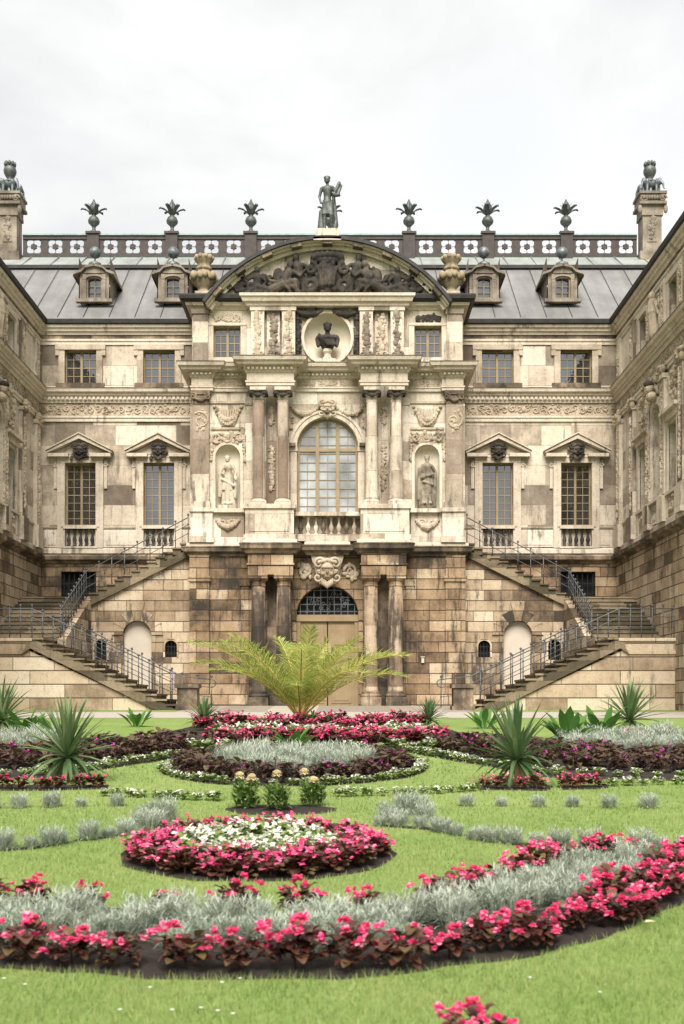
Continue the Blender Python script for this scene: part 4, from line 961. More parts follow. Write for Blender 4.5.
    for i in range(7):
        t0,t1 = pi*(i+.02)/7, pi*(i+.98)/7; ro = .95 if i%2 == 0 else 1.0
        if i == 3: ro = 1.25
        p = lambda t,r: (7.02-r*cos(t), 4.12+r*sin(t))
        (dk if i in (2,4) else vs).prism(Tw, [p(t0,.53),p((t0+t1)/2,.53),p(t1,.53),p(t1,ro),p(t0,ro)], -.07, .02)
    for q in (-1,1): vs.prism(Tw, [(7.02+q*.53,1.3),(7.02+q*.68,1.3),(7.02+q*.68,4.1),(7.02+q*.53,4.1)], -.03, .02)
    vs.build('arch_stones', M['stwall'], st); dk.build('arch_stones', M['colg'], st)
    bl = MB(); bl.prism(Tw, [(6.5,1.3),(7.54,1.3)]+[(7.02+.52*cos(pi*k/14),4.12+.52*sin(pi*k/14)) for k in range(15)], .2, .24); bl.build('blind_arch', M['blind'], st)
    for a0,a1,c0,c1,r in (w1,w2):
        b = MB(); ac = (a0+a1)/2; h = (a1-a0)/2
        pts = [(ac+h*1.28*cos(pi*k/12), c1+.27*sin(pi*k/12)) for k in range(13)]; inn = [(ac+h*cos(pi*k/12), c1+.2*sin(pi*k/12)) for k in range(13)]
        for k in range(12): b.prism(Tw, [pts[k],pts[k+1],inn[k+1],inn[k]], -.03, .02)
        for q in (-1,1): b.prism(Tw, [(ac+q*h,c0),(ac+q*h*1.28,c0),(ac+q*h*1.28,c1),(ac+q*h,c1)], -.03, .02)
        o = b.build('barred_window', M['stair'], st)
        g = MB()
        for k in (-1,0,1): g.mbox(Tw, ac+k*h*.55-.015, ac+k*h*.55+.015, c0, c1+.18, .1, .13)
        for z in (c0+.15,c0+.4): g.mbox(Tw, a0, a1, z-.015, z+.015, .095, .125)
        sub('bars', g, M['iron'], o); v = MB(); v.prism(Tw, [(a0,c0),(a1,c0)]+inn, .24, .26); sub('dark_opening', v, M['void'], o)
    pd = MB(); bx(pd, 4.05, 4.78, 36.7, 37.45, 1.3, 1.5); bx(pd, 4.1, 4.74, 36.75, 37.4, 1.5, 2.08); bx(pd, 4.04, 4.8, 36.68, 37.47, 2.08, 2.2); pd.build('pedestal', M['dark'], st)
    # railings: posts with ball tops and three rails
    def railing(pts, posts, h=1.0, scroll_end=False):
        mb = MB()
        for (a,y,z) in posts:
            mb.tube([U(a,y,z-.05),U(a,y,z+h)], .019, 6); mb.ell(U(a,y,z+h+.05), .042,.042,.046,8,6); mb.ell(U(a,y,z+h*.36), .035,.035,.035,6,4); mb.ell(U(a,y,z+h*.7), .035,.035,.035,6,4)
        for hh_,r in ((.95,.019),(.68,.012),(.36,.012)): mb.tube([U(a,y,z+h*hh_) for a,y,z in pts], r, 6)
        if scroll_end:
            a,y,z = pts[0]
            mb.tube([U(a-.02,y,z+h*.95)]+[U(a-.14-.13*sin(pi*k/8)+.13, y, z+h*.82+.13*cos(pi*k/8)) for k in range(9)], .02, 6)
        return mb.build('railing', M['rail'], st, True)
    def along(p, q, step):
        n = max(1,int((Vector(q)-Vector(p)).length/step+.5)); return [tuple(Vector(p).lerp(Vector(q),i/n)) for i in range(n+1)]
    yf, ybk = Y0+.1, Y1-.1
    slope = lambda a: z0+rise*.6+(a-A0)*rise/run
    lo = (5.0,yf,slope(5.0)); hi = (A1+.05,yf,z1)
    railing([lo,hi,(13,yf,z1)], along(lo,hi,.37)+along((A1+.42,yf,z1),(13,yf,z1),.37))
    b0 = (3.9,ybk,1.45); b1 = (4.9,ybk,slope(4.9)); b2 = (9.0,ybk,slope(9.0))
    railing([b0,b1,b2], along(b0,b1,.5)[:-1]+along(b1,b2,.37), 1.0, True)
    c0_ = (8.92,38.6,z1+.1); c1_ = (8.92,42.5,zm+.02); c2_ = (8.5,42.5,zm+.2); c3_ = (5.15,42.5,zt+.02)
    railing([c0_,c1_,c3_], along(c0_,c1_,.42)+along(c1_,c3_,.55)[1:])
    return st
for s in (-1,1): staircase(s)

# ------------------------------------------------------------------ statues, urns, finials
def robe(mb, z0, z1, r0, r1, folds, amp, cx=0, cy=0, ph=0, sway=0):
    n = 36; v = []; m = 10
    for j in range(m+1):
        t = j/m; r = r0+(r1-r0)*t; z = z0+(z1-z0)*t
        for k in range(n):
            a = 2*pi*k/n; q = r*(1+amp*(1-t*.6)*sin(folds*a+ph+2.5*t+1.2*sin(2*a)))
            v.append((cx+sway*(1-t)+q*cos(a), cy+.78*q*sin(a), z))
    f = [(j*n+k, j*n+(k+1)%n, (j+1)*n+(k+1)%n, (j+1)*n+k) for j in range(m) for k in range(n)]+[list(range(n-1,-1,-1)),[m*n+k for k in range(n)]]
    mb.add(v,f)
def head(mb, c, s, fy=-1, hair='bun'):
    x,y,z = c
    mb.ell((x,y,z), .085*s,.1*s,.125*s,12,9); mb.ell((x,y+fy*.09*s,z-.02*s), .018*s,.03*s,.035*s,6,5); mb.ell((x,y+fy*.07*s,z-.07*s), .045*s,.035*s,.03*s,8,5)
    for q in (-1,1): mb.ell((x+q*.035*s,y+fy*.082*s,z+.015*s), .02*s,.015*s,.012*s,6,4); mb.ell((x+q*.085*s,y,z-.01*s), .015*s,.03*s,.035*s,6,4)
    mb.ell((x,y-fy*.025*s,z+.045*s), .1*s,.11*s,.1*s,12,8)
    if hair == 'bun': mb.ell((x,y-fy*.12*s,z+.03*s), .05*s,.05*s,.05*s,8,6)
    for k in range(9): a = pi*k/8; mb.ell((x+.09*s*cos(a), y+fy*.05*s*sin(a), z+.075*s+.02*s*sin(a)), .028*s,.028*s,.028*s,6,4)
def statue(name, kind, mat, h, loc, label, cat='statue'):
    mb = MB(); C = mb.cap
    if kind == 'woman':          # niche, left: one hip out, drapery gathered on the arm
        robe(mb, .02, 1.02, .26, .16, 7, .16, sway=.02); robe(mb, .55, 1.12, .23, .17, 6, .14, ph=1, sway=-.03)
        C((0,0,1.0),(.02,0,1.22),.155,.13); C((.02,0,1.22),(0,-.01,1.42),.13,.16); C((-.1,-.01,1.48),(.1,-.01,1.46),.075,.075)
        for q in (-1,1): mb.ell((q*.07,-.11,1.36),.06,.055,.06,8,6)
        C((0,-.01,1.48),(-.01,-.02,1.6),.05,.045); head(mb, (-.02,-.03,1.7), 1)
        C((.18,0,1.46),(.3,-.02,1.2),.058,.048); C((.3,-.02,1.2),(.25,-.16,1.0),.045,.035); C((.25,-.16,1.0),(.3,-.2,.92),.035,.03)
        C((-.17,0,1.46),(-.27,-.06,1.2),.058,.048); C((-.27,-.06,1.2),(-.13,-.19,1.12),.045,.035)
        C((-.27,-.05,1.15),(-.3,0,.35),.09,.07); C((.3,-.1,1.0),(.27,-.02,.3),.07,.05); C((-.2,-.12,.95),(.22,-.12,.72),.05,.06)
        C((.1,-.17,.08),(.12,-.26,.05),.05,.04); C((-.08,-.15,.08),(-.1,-.24,.05),.05,.04)
    elif kind == 'man':          # niche, right: heavy cloak, hand raised to the shoulder
        robe(mb, .02, 1.3, .29, .2, 8, .15, sway=.01); robe(mb, .45, 1.42, .26, .21, 5, .12, ph=2)
        C((-.14,0,1.44),(.14,0,1.44),.1,.1); C((0,0,1.2),(0,-.02,1.42),.18,.18); C((0,-.01,1.48),(0,-.03,1.6),.06,.055); head(mb, (0,-.05,1.71), 1, hair='curl')
        mb.ell((0,-.13,1.6),.05,.04,.07,8,6)
        C((.2,0,1.42),(.31,-.08,1.2),.07,.055); C((.31,-.08,1.2),(.16,-.19,1.42),.05,.04); C((-.21,0,1.42),(-.29,-.06,1.15),.07,.055); C((-.29,-.06,1.15),(-.05,-.22,1.05),.055,.04)
        C((-.26,-.08,1.35),(-.3,-.02,.25),.09,.08); C((.28,-.05,1.15),(.27,0,.2),.08,.07); C((-.2,-.18,1.0),(.2,-.2,1.12),.06,.05); C((-.15,-.2,.85),(.2,-.18,.75),.05,.05)
        C((.12,-.2,.08),(.13,-.3,.05),.05,.04); C((-.1,-.2,.08),(-.12,-.3,.05),.05,.04)
    elif kind == 'nude':         # roof: standing youth beside a tree stump, lyre under one arm
        C((-.08,0,.95),(-.1,-.02,.52),.11,.08); C((-.1,-.02,.52),(-.09,.02,.1),.075,.05); C((-.09,0,.06),(-.11,-.15,.04),.05,.04)
        C((.1,0,.95),(.13,-.09,.52),.11,.08); C((.13,-.09,.52),(.14,.03,.1),.075,.05); C((.14,0,.06),(.17,-.14,.04),.05,.04)
        C((0,0,.96),(0,0,1.15),.155,.13); C((0,0,1.15),(.01,-.01,1.4),.13,.165); C((-.14,0,1.46),(.15,0,1.48),.08,.08)
        C((.01,-.01,1.5),(.0,-.02,1.62),.055,.05); head(mb, (-.01,-.03,1.73), 1.08, hair='curl')
        C((-.2,0,1.45),(-.27,.02,1.18),.06,.05); C((-.27,.02,1.18),(-.22,-.08,.93),.045,.035); C((.2,0,1.47),(.3,.02,1.22),.06,.05); C((.3,.02,1.22),(.26,-.16,1.3),.045,.035)
        C((.22,-.14,1.2),(.4,-.05,1.62),.05,.06); C((.36,-.1,1.2),(.46,0,1.55),.05,.05); C((.24,-.12,1.18),(.4,-.06,1.2),.06,.05)
        C((-.22,.12,.02),(-.2,.1,.7),.14,.09); robe(mb, .55, 1.05, .19, .16, 5, .14, ph=.5); C((.2,.1,1.3),(.3,.12,.25),.06,.08); C((.28,.1,.3),(.24,.1,.02),.09,.1)
    s = h/1.84
    mb.v = [(x*s,y*s,z*s) for x,y,z in mb.v]
    o = mb.build(name, mat, None, True, loc); remesh(o, .017*s*1.05, 2)
    return tag(o, label, cat)
W = lambda u,y,z: (AX+u, y, z)
def plinth(o, mb, m, smooth=False): sub('plinth', mb, m, o, smooth)
o = statue('niche_statue', 'woman', M['statue'], 1.85, W(-NA,P+.0,8.86), 'pale sandstone statue of a draped woman with lowered arms in a shell niche', 'statue')
mb = MB(); mb.box(-.33,.33,-.26,.22,-.135,.01); plinth(o, mb, M['pav'])
o = statue('niche_statue', 'man', M['statued'], 1.85, W(NA,P+.0,8.86), 'soot-streaked sandstone statue of a cloaked bearded man in a shell niche', 'statue')
mb = MB(); mb.box(-.33,.33,-.26,.22,-.135,.01); plinth(o, mb, M['dark'])
o = statue('roof_statue', 'nude', M['patina'], 1.98, W(0,P-.3,18.83), 'dark weathered statue of a youth on top of the arched pediment', 'statue')
mb = MB(); mb.box(-.42,.42,-.34,.34,-.42,-.02); mb.box(-.5,.5,-.4,.4,-.46,-.34); plinth(o, mb, M['trim'])
# bust
mb = MB(); C = mb.cap
robe(mb, .34, .8, .14, .42, 6, .1); C((-.3,0,.82),(.3,0,.82),.13,.13); C((0,0,.8),(0,-.03,1.02),.1,.09); head(mb,(0,-.05,1.18),1.5,hair='curl')
for k in range(5): C((-.3+.12*k,-.2,.9-.05*k),(.0+.08*k,-.26,.5),.05,.04)
C((-.36,0,.78),(-.34,-.1,.5),.1,.07); C((.36,0,.78),(.34,-.1,.5),.1,.07)
o = mb.build('bust', M['soot'], None, True, W(0,P-.05,14.2)); remesh(o, .028, 2); tag(o, 'black draped portrait bust in the white oval niche above the arched window', 'bust')
mb = MB(); mb.lathe([(.2,.0),(.2,.06),(.13,.12),(.12,.22),(.17,.3),(.16,.4)], (0,0,0), 14); mb.box(-.3,.3,-.24,.24,-.14,.0); plinth(o, mb, M['trim'])
# stone urns on the attic ledge
def urn(loc, label):
    mb = MB(); gad = lambda a,z: 1+.05*sin(12*a)
    mb.box(-.3,.3,-.3,.3,0,.16)
    mb.lathe([(.26,.16),(.24,.22),(.17,.28),(.2,.34),(.36,.5),(.42,.64),(.43,.74),(.36,.82),(.27,.9),(.25,1.0)], (0,0,0), 24, gad)
    o = mb.build('stone_urn', M['urn'], None, True, loc); tag(o, label, 'urn', 'carved urns on the attic ledge')
    g = MB()
    for k in range(14): a = 2*pi*k/14; g.ell((.43*cos(a),.43*sin(a),.68+.05*(k%2)), .11,.11,.12,7,5)
    for k in range(4): a = pi/4+pi/2*k; g.ell((.5*cos(a),.5*sin(a),.72), .12,.12,.16,8,6)
    sub('garland', g, M['urn'], o, True)
    l = MB(); l.lathe([(.25,1.0),(.31,1.04),(.27,1.1),(.22,1.16),(.24,1.26),(.33,1.38),(.35,1.46),(.28,1.54),(.1,1.58)], (0,0,0), 24, lambda a,z: 1+.07*sin(9*a)); 
    for k in range(10): a = 2*pi*k/10; l.ell((.3*cos(a),.3*sin(a),1.46), .09,.09,.1,7,5)
    sub('lid', l, M['urn'], o, True)
urn(W(-4.56,P+.15,16.56), 'carved sandstone urn left of the arched pediment'); urn(W(4.56,P+.15,16.56), 'carved sandstone urn right of the arched pediment')
# bronze flower finials along the roof balustrade
def finial(loc, parts=True):
    mb = MB(); mb.lathe([(.2,0),(.2,.06),(.1,.1),(.07,.22),(.1,.3),(.24,.44),(.26,.54),(.2,.68),(.1,.76),(.09,.82)], (0,0,0), 14)
    o = mb.build('bronze_finial', M['patina'], None, True, loc)
    l = MB()
    for k in range(6):
        a = 2*pi*k/6
        prof = [(.06,.8),(.17,.9),(.33,1.03),(.50,1.08),(.58,1.04)]; ww = (.05,.08,.10,.09,.03); v = []
        for (r,z),w in zip(prof,ww):
            for e,dz in ((-1,0),(0,.05),(1,0),(0,-.03)): v.append((r*cos(a)-e*w*sin(a), r*sin(a)+e*w*cos(a), z+dz))
        l.add(v, [(i*4+j,i*4+(j+1)%4,(i+1)*4+(j+1)%4,(i+1)*4+j) for i in range(4) for j in range(4)]+[(16,17,18,19)])
    sub('petals', l, M['patina'], o, True)
    b = MB(); b.lathe([(.08,.8),(.16,.92),(.2,1.06),(.17,1.22),(.08,1.36),(.02,1.5)], (0,0,0), 12, lambda a,z: 1+.08*sin(6*a))
    for k in range(6): a = 2*pi*k/6+.5; b.tube([(.1*cos(a),.1*sin(a),.85),(.2*cos(a),.2*sin(a),1.0),(.16*cos(a),.16*sin(a),1.2),(.26*cos(a),.26*sin(a),1.27)], .035, 5, .012)
    sub('bud', b, M['patina'], o, True); return o
ftop = ZR+1.08+.15
FL = ['bronze flower finial on the roof balustrade, nearest the left chimney', 'bronze flower finial above the left pair of dormers, second from the left chimney', 'bronze flower finial just left of the roof statue', 'bronze flower finial hidden behind the roof statue',
      'bronze flower finial just right of the roof statue','bronze flower finial second from the right chimney on the roof balustrade','bronze flower finial on the roof balustrade, nearest the right chimney']
f0 = None
for a,lb in zip(POSTS,FL):
    lc = W(a, YR+.08, ftop)
    if f0 is None: f0 = o = finial(lc)
    else:
        o = link_copy(f0, None, lc, random.uniform(0,.6))
        for ch in f0.children: link_copy(ch, o)
    tag(o, lb, 'finial', 'flower finials on the roof balustrade')
# elephants carrying a flower pot, on the chimneys
def topper(s):
    t = thing('elephant_sculpture', W(s*14.1, YR+.1, ZR+2.86), 'grey bronze elephants carrying a crowned pot on the %s chimney' % ('left' if s < 0 else 'right'), 'sculpture', 'elephant sculptures on the chimneys'); t.scale = (.82,.82,.92)
    for k in range(4):
        a = pi/4+pi/2*k; mb = MB(); E = lambda r,t_,z: (r*cos(a)-t_*sin(a), r*sin(a)+t_*cos(a), z)
        mb.cap(E(.14,0,.52),E(.4,0,.5),.23,.2); mb.ell(E(.58,0,.56),.16,.16,.18,10,7)
        mb.tube([E(.68,0,.54),E(.8,0,.38),E(.82,0,.2),E(.9,0,.12)], [.09,.07,.05,.04], 7)
        for q in (-1,1):
            mb.cap(E(.46,q*.12,.4),E(.48,q*.13,.05),.085,.08); mb.cap(E(.12,q*.1,.4),E(.14,q*.12,.05),.085,.08); mb.ell(E(.5,q*.18,.56),.06,.06,.15,8,6)
        o = sub('elephant', mb, M['bluish'], t); remesh(o, .035, 2)
    p = MB(); p.lathe([(.3,.62),(.34,.7),(.18,.76),(.14,.82),(.22,.92),(.32,1.08),(.345,1.22),(.31,1.34),(.24,1.42),(.29,1.46),(.24,1.5)], (0,0,0), 20, lambda a,z: 1+.05*sin(10*a))
    sub('pot', p, M['patina'], t, True); c = MB()
    for k in range(9): a = 2*pi*k/9; c.tube([(.22*cos(a),.22*sin(a),1.44),(.27*cos(a),.27*sin(a),1.54),(.25*cos(a),.25*sin(a),1.62)], .085, 6, .06)
    c.ell((0,0,1.54),.2,.2,.14,10,7); sub('crown', c, M['patina'], t, True)
topper(-1); topper(1)

# ------------------------------------------------------------------ plants
rp = random.Random(11)
def blade(mb, p, az, el, L, w, bend, n=3, prof=(.5,1,.75,0), fold=0.0, curl=0.0):
    """leaf: ribbon that leaves P at azimuth AZ and elevation EL and bends down by BEND along its length"""
    ca, sa = cos(az), sin(az); x,y,z = p; e = el; v = []; k = 3 if fold else 2
    for i in range(n+1):
        hw = w*.5*prof[min(i,len(prof)-1)]
        if fold: v += [(x+sa*hw,y-ca*hw,z+fold*hw),(x,y,z),(x-sa*hw,y+ca*hw,z+fold*hw)]
        elif hw == 0 and i == n: v.append((x,y,z))
        else: v += [(x+sa*hw,y-ca*hw,z),(x-sa*hw,y+ca*hw,z)]
        st = L/n; x += ca*cos(e)*st; y += sa*cos(e)*st; z += sin(e)*st; e -= bend/n; 
        if curl: az += curl/n; ca, sa = cos(az), sin(az)
    f = []
    for i in range(n):
        a = i*k
        if fold: f += [(a,a+1,a+4,a+3),(a+1,a+2,a+5,a+4)]
        elif i == n-1 and len(v) % 2: f.append((a,a+1,a+2))
        else: f.append((a,a+1,a+3,a+2))
    mb.add(v,f)
ROUND = (.35,.9,1.0,.75,.2); LEAF = (.15,.9,1.0,.6,.05); SWORD = (.8,1,.9,.6,0)
U_ = rp.uniform
def flower(mb, c, r, petals=4, layers=2):
    """a small ruffled blossom: petals from flat to nearly upright round a turned axis"""
    az0 = U_(0,6.28); tl = U_(.2,1.0)
    for l in range(layers):
        for k in range(petals):
            a = az0+2*pi*k/petals+l*.7+U_(-.25,.25)
            blade(mb, (c[0],c[1],c[2]+l*r*.1), a, U_(-.1,.7)+l*.5+tl*.7*cos(a-az0), r*(1-.2*l)*U_(.8,1.15), r*1.05, U_(.1,.9), 2, (.4,1,.5))
def foliage(n, R_, h, L, w, el=(.0,.9), prof=LEAF, bend=.7, fold=.25, seg=4, hmin=.2, stems=True):
    mb = MB(); mb.tube([(0,0,-.02),(.0,.0,h*.5),(.01,0,h*.9)], .008, 4)
    for i in range(n):
        a = U_(0,2*pi); rr = R_*sqrt(U_(0,1))*.55; z = h*U_(hmin,1)*(1-.45*rr/R_)
        s = U_(.75,1.2); blade(mb, (rr*cos(a),rr*sin(a),z), a+U_(-.7,.7), U_(*el), L*s, w*s, bend*U_(.5,1.4), seg, prof, fold)
    return mb
def proto(name, fol, fm, heads, hm, hr, parts, petals=4, layers=2, extra=None):
    """returns (mesh of foliage, list of (flower mesh, position)); parts False joins them in one mesh"""
    if parts:
        fol.mi = 0
        me = bpy.data.meshes.new(name); me.from_pydata(fol.v,[],fol.f); me.materials.append(M[fm]); me.polygons.foreach_set('use_smooth',[True]*len(fol.f))
        fl = []
        for c in heads:
            mb = MB(); flower(mb,(0,0,0),hr*U_(.8,1.2),petals,layers)
            for _ in range(rp.choice((1,2,3))): flower(mb,(U_(-1,1)*hr,U_(-1,1)*hr,U_(-.5,.6)*hr),hr*U_(.6,1),petals,layers)
            m2 = bpy.data.meshes.new('flower'); m2.from_pydata(mb.v,[],mb.f); m2.materials.append(M[hm]); fl.append((m2,c))
        return me, fl
    for c in heads: fol.tube([(c[0]*.4,c[1]*.4,c[2]*.45),c], .004, 3)
    fol.mi = 1
    for c in heads: flower(fol, c, hr*U_(.8,1.2), petals, layers)
    me = bpy.data.meshes.new(name); me.from_pydata(fol.v,[],fol.f); me.materials.append(M[fm]); me.materials.append(M[hm]); me.polygons.foreach_set('material_index', fol.m)
    return me, []
def heads(n, R_, h0, h1):
    out = []
    for i in range(n):
        a = U_(0,2*pi); r = R_*sqrt(U_(0,1)); out.append((r*cos(a), r*sin(a), U_(h0,h1)*(1-.25*r/R_)))
    return out
PRO = {}
PRO['beg']  = [proto('begonia', foliage(84,.2,.2,.06,.062,(-.1,1.1),ROUND,.9,.3,4), 'begleaf', heads(13,.18,.13,.27), 'pink', .03, True) for _ in range(4)]
PRO['begf'] = [proto('begonia', foliage(42,.18,.2,.075,.075,(-.1,.9),ROUND,.8,.3,3), 'begleaf', heads(14,.19,.13,.27), 'pink', .036, False, 4, 1) for _ in range(4)]
PRO['begd'] = [proto('begonia', foliage(44,.18,.2,.08,.08,(-.1,.9),ROUND,.8,.3,3), 'begleaf', heads(8,.16,.18,.27), 'pink', .036, False, 4, 1) for _ in range(3)]
PRO['whi']  = [proto('white_begonia', foliage(30,.15,.17,.075,.07,(-.1,.9),ROUND,.8,.3,3), 'grnleaf', heads(14,.16,.12,.22), 'white', .032, False, 4, 1) for _ in range(4)]
PRO['edge'] = [proto('white_begonia', foliage(26,.15,.14,.08,.07,(-.1,.9),ROUND,.8,.3,3), 'grnleaf', heads(12,.13,.12,.19), 'white', .034, False, 4, 1) for _ in range(3)]
PRO['col']  = [proto('coleus', foliage(46,.26,.3,.14,.1,(-.2,.9),LEAF,.8,.3,4), 'coleus', heads((3,1,0,2)[i],.2,.26,.33), 'magenta', .036, False, 4, 1) for i in range(4)]
def silver(n=150, h=.2):
    mb = MB()
    for i in range(n):
        a = U_(0,2*pi); r = .08*sqrt(U_(0,1)); L = h*U_(.5,1.25)
        blade(mb, (r*cos(a),r*sin(a),0), a+U_(-.6,.6), U_(.3,1.5), L, .0068, U_(-.4,1.5), 3, (.7,1,.8,0))
        for k in range(4):
            t = U_(.3,.9); q = a; e = 1.1
            blade(mb, ((r+L*.5*t*cos(e))*cos(a),(r+L*.5*t*cos(e))*sin(a),L*t*.85), U_(0,6.28), U_(.2,1.2), h*.3, .0065, .6, 2, (.8,1,0))
    me = bpy.data.meshes.new('silver_tuft'); me.from_pydata(mb.v,[],mb.f); me.materials.append(M['silver']); return me, []
PRO['sil'] = [silver() for _ in range(4)]
def yucca(h, R_, n=95, trunk=.25):
    t = MB(); t.tube([(0,0,-.05),(.01,0,trunk*.5),(0,.01,trunk)], .06, 8, .045)
    c = MB()
    for i in range(n):
        f = i/n; el = 1.5-2.3*f**1.4+U_(-.15,.15); az = i*2.4+U_(-.3,.3)
        L = R_*U_(.85,1.15)*(1.0 if el > -.1 else .9)
        blade(c, (.03*cos(az),.03*sin(az),trunk+.12*(1-f)), az, el, L, .046*R_/.55, U_(.05,.5)+(.5 if el < .2 else 0), 4, SWORD, .5)
    return t, c
def yuc(name_lab, loc, R_, trunk, group=None):
    t, c = yucca(1, R_, 84, trunk)
    th = thing('yucca', loc, name_lab, 'yucca', group, U_(0,6)); th.rotation_euler.x = U_(-.12,.12); th.rotation_euler.y = U_(-.12,.12); sub('trunk', t, M['fibre'], th); o = sub('crown', c, M['yucca'], th)
def gpt(u, d): return (AX+u, d, gz(d))
def soilz(u,d): return (AX+u, d, gz(d)+.004)
def PXU(px, d): return (px-342)*d/1150 - AX
def DPY(py): return 1725/(py-663.5)
def G(px,py): d = DPY(py); return (PXU(px,d), d)
beds = []
def bed(pts, jit=.03):
    """dark soil with a ragged edge, pts in (u, d)"""
    out = []
    n = len(pts)
    for i in range(n):
        p, q = pts[i], pts[(i+1)%n]; L = sqrt((p[0]-q[0])**2+(p[1]-q[1])**2); k = max(1,int(L/.12))
        for j in range(k): t = j/k; out.append((p[0]+(q[0]-p[0])*t+U_(-jit,jit), p[1]+(q[1]-p[1])*t+U_(-jit,jit)))
    beds.append(out); mb = MB(); mb.add([soilz(u,d) for u,d in out], [list(range(len(out)))])
    tag(mb.build('flower_bed_soil', M['soil']), kind='structure'); return out
def inside(p, poly):
    x,y = p; c = False; j = len(poly)-1
    for i in range(len(poly)):
        xi,yi = poly[i]; xj,yj = poly[j]
        if (yi > y) != (yj > y) and x < (xj-xi)*(y-yi)/(yj-yi)+xi: c = not c
        j = i
    return c
def fill(poly, sp, tries=40):
    xs = [p[0] for p in poly]; ys = [p[1] for p in poly]; out = []; y = min(ys); r = 0
    while y < max(ys):
        x = min(xs)+(sp/2 if r%2 else 0)
        while x < max(xs):
            p = (x+U_(-.28,.28)*sp, y+U_(-.28,.28)*sp)
            if inside(p, poly): out.append(p)
            x += sp
        y += sp*.87; r += 1
    return out
def line(pts, sp, jit=.03):
    out = []; acc = 0
    for p,q in zip(pts,pts[1:]):
        L = sqrt((p[0]-q[0])**2+(p[1]-q[1])**2)
        while acc <= L: t = acc/L; out.append((p[0]+(q[0]-p[0])*t+U_(-jit,jit), p[1]+(q[1]-p[1])*t+U_(-jit,jit))); acc += sp
        acc -= L
    return out
def seen(u,d,mar=130):
    px = 342+(u+AX)*1150/d; return -mar < px < 684+mar and d > 4.5
cnt = {}
def plant(kind, pts, name, label, cat, group, sc=1.0, lift=0.0):
    for u,d in pts:
        if not seen(u,d): continue
        me, fl = rp.choice(PRO[kind]); o = bpy.data.objects.new(name, me); COL.objects.link(o)
        o.location = (AX+u, d, gz(d)+lift); o.rotation_euler = (U_(-.06,.06),U_(-.06,.06),U_(0,6.28)); s = sc*(U_(.7,1.3) if kind == 'sil' else U_(.8,1.2)); o.scale = (s,s,s*U_(.9,1.1))
        tag(o, label, cat, group); cnt[name] = cnt.get(name,0)+1
        for m2,c in fl:
            if U_(0,1) < .2: continue
            f = bpy.data.objects.new('flower', m2); COL.objects.link(f); f.parent = o; f.location = c
sym = lambda pts: [(-u,d) for u,d in pts]
px = lambda *a: [G(*p) for p in a]

# front crescent bed
CR = px((-80,964),(0,968),(60,973),(140,978),(240,981),(340,979),(430,971),(520,959),(590,942),(640,923),(700,895),(770,854),(700,862),(640,860),(590,860),(545,870),(500,886),(450,901),(410,911),(350,913),(270,916),(180,912),(90,907),(0,902),(-80,898))
bed(CR)
plant('beg', line(px((-30,960),(60,965),(150,970),(240,972),(330,971),(420,965),(480,957)), .275,.035), 'begonia', 'pink begonia with bronze leaves on bare soil along the front crescent edge', 'begonia', 'begonias spaced along the front crescent edge', .88)
RZ = px((470,962),(520,955),(560,947),(620,927),(690,895),(770,857),(690,858),(655,872),(630,890),(590,908),(540,928),(490,944))
plant('beg', fill(RZ,.24), 'begonia', 'pink begonia crowded in the sweep at the right end of the front crescent bed', 'begonia', 'begonias crowded at the right of the front crescent', .8)
plant('beg', line(px((-20,906),(40,908),(100,912),(180,914),(270,917),(350,914),(410,910)), .40,.06), 'begonia', 'pink begonia poking up behind the silver tufts of the front crescent', 'begonia', 'begonias behind the silver band of the front crescent', .8)
plant('beg', line(px((425,910),(470,898),(515,882),(550,868),(600,862),(660,860),(720,862)), .26,.04), 'begonia', 'pink begonia on the upper rim of the front crescent, right half', 'begonia', 'begonias on the upper rim of the front crescent', .8)
SZ = px((-60,944),(100,951),(200,953),(300,953),(400,946),(480,928),(540,914),(600,894),(640,878),(640,866),(590,866),(540,880),(480,900),(420,918),(340,925),(240,926),(120,923),(0,916),(-60,914))
plant('sil', fill(SZ,.225), 'silver_tuft', 'feathery silver-grey tuft massed in the front crescent bed', 'silver plant', 'silver tufts massed in the front crescent', .84)
# single begonia at the foot of the picture
me, fl = PRO['beg'][1]
o = bpy.data.objects.new('begonia', me); COL.objects.link(o); o.location = gpt(1.05,4.42); o.scale = (.85,.85,.85); tag(o, 'lone pink begonia at the bottom edge, in front of the crescent bed', 'begonia')
for m2,c in fl: f = bpy.data.objects.new('flower', m2); COL.objects.link(f); f.parent = o; f.location = c
# round bed
RC_ = (-.13, 9.05)
circ = lambda r, n=40, c=RC_: [(c[0]+r*cos(2*pi*k/n), c[1]+r*1.08*sin(2*pi*k/n)) for k in range(n)]
bed(circ(1.08))
plant('begf', [p for r,k in ((.93,36),(.74,27)) for p in line(circ(r)+circ(r)[:1], 2*pi*r/k, .03)], 'begonia', 'pink begonia in the outer ring of the near round bed', 'begonia', 'begonias ringing the near round bed', .74)
plant('whi', fill(circ(.64),.19), 'white_begonia', 'white begonia with light green leaves in the middle of the near round bed', 'begonia', 'white begonias in the near round bed', .92)
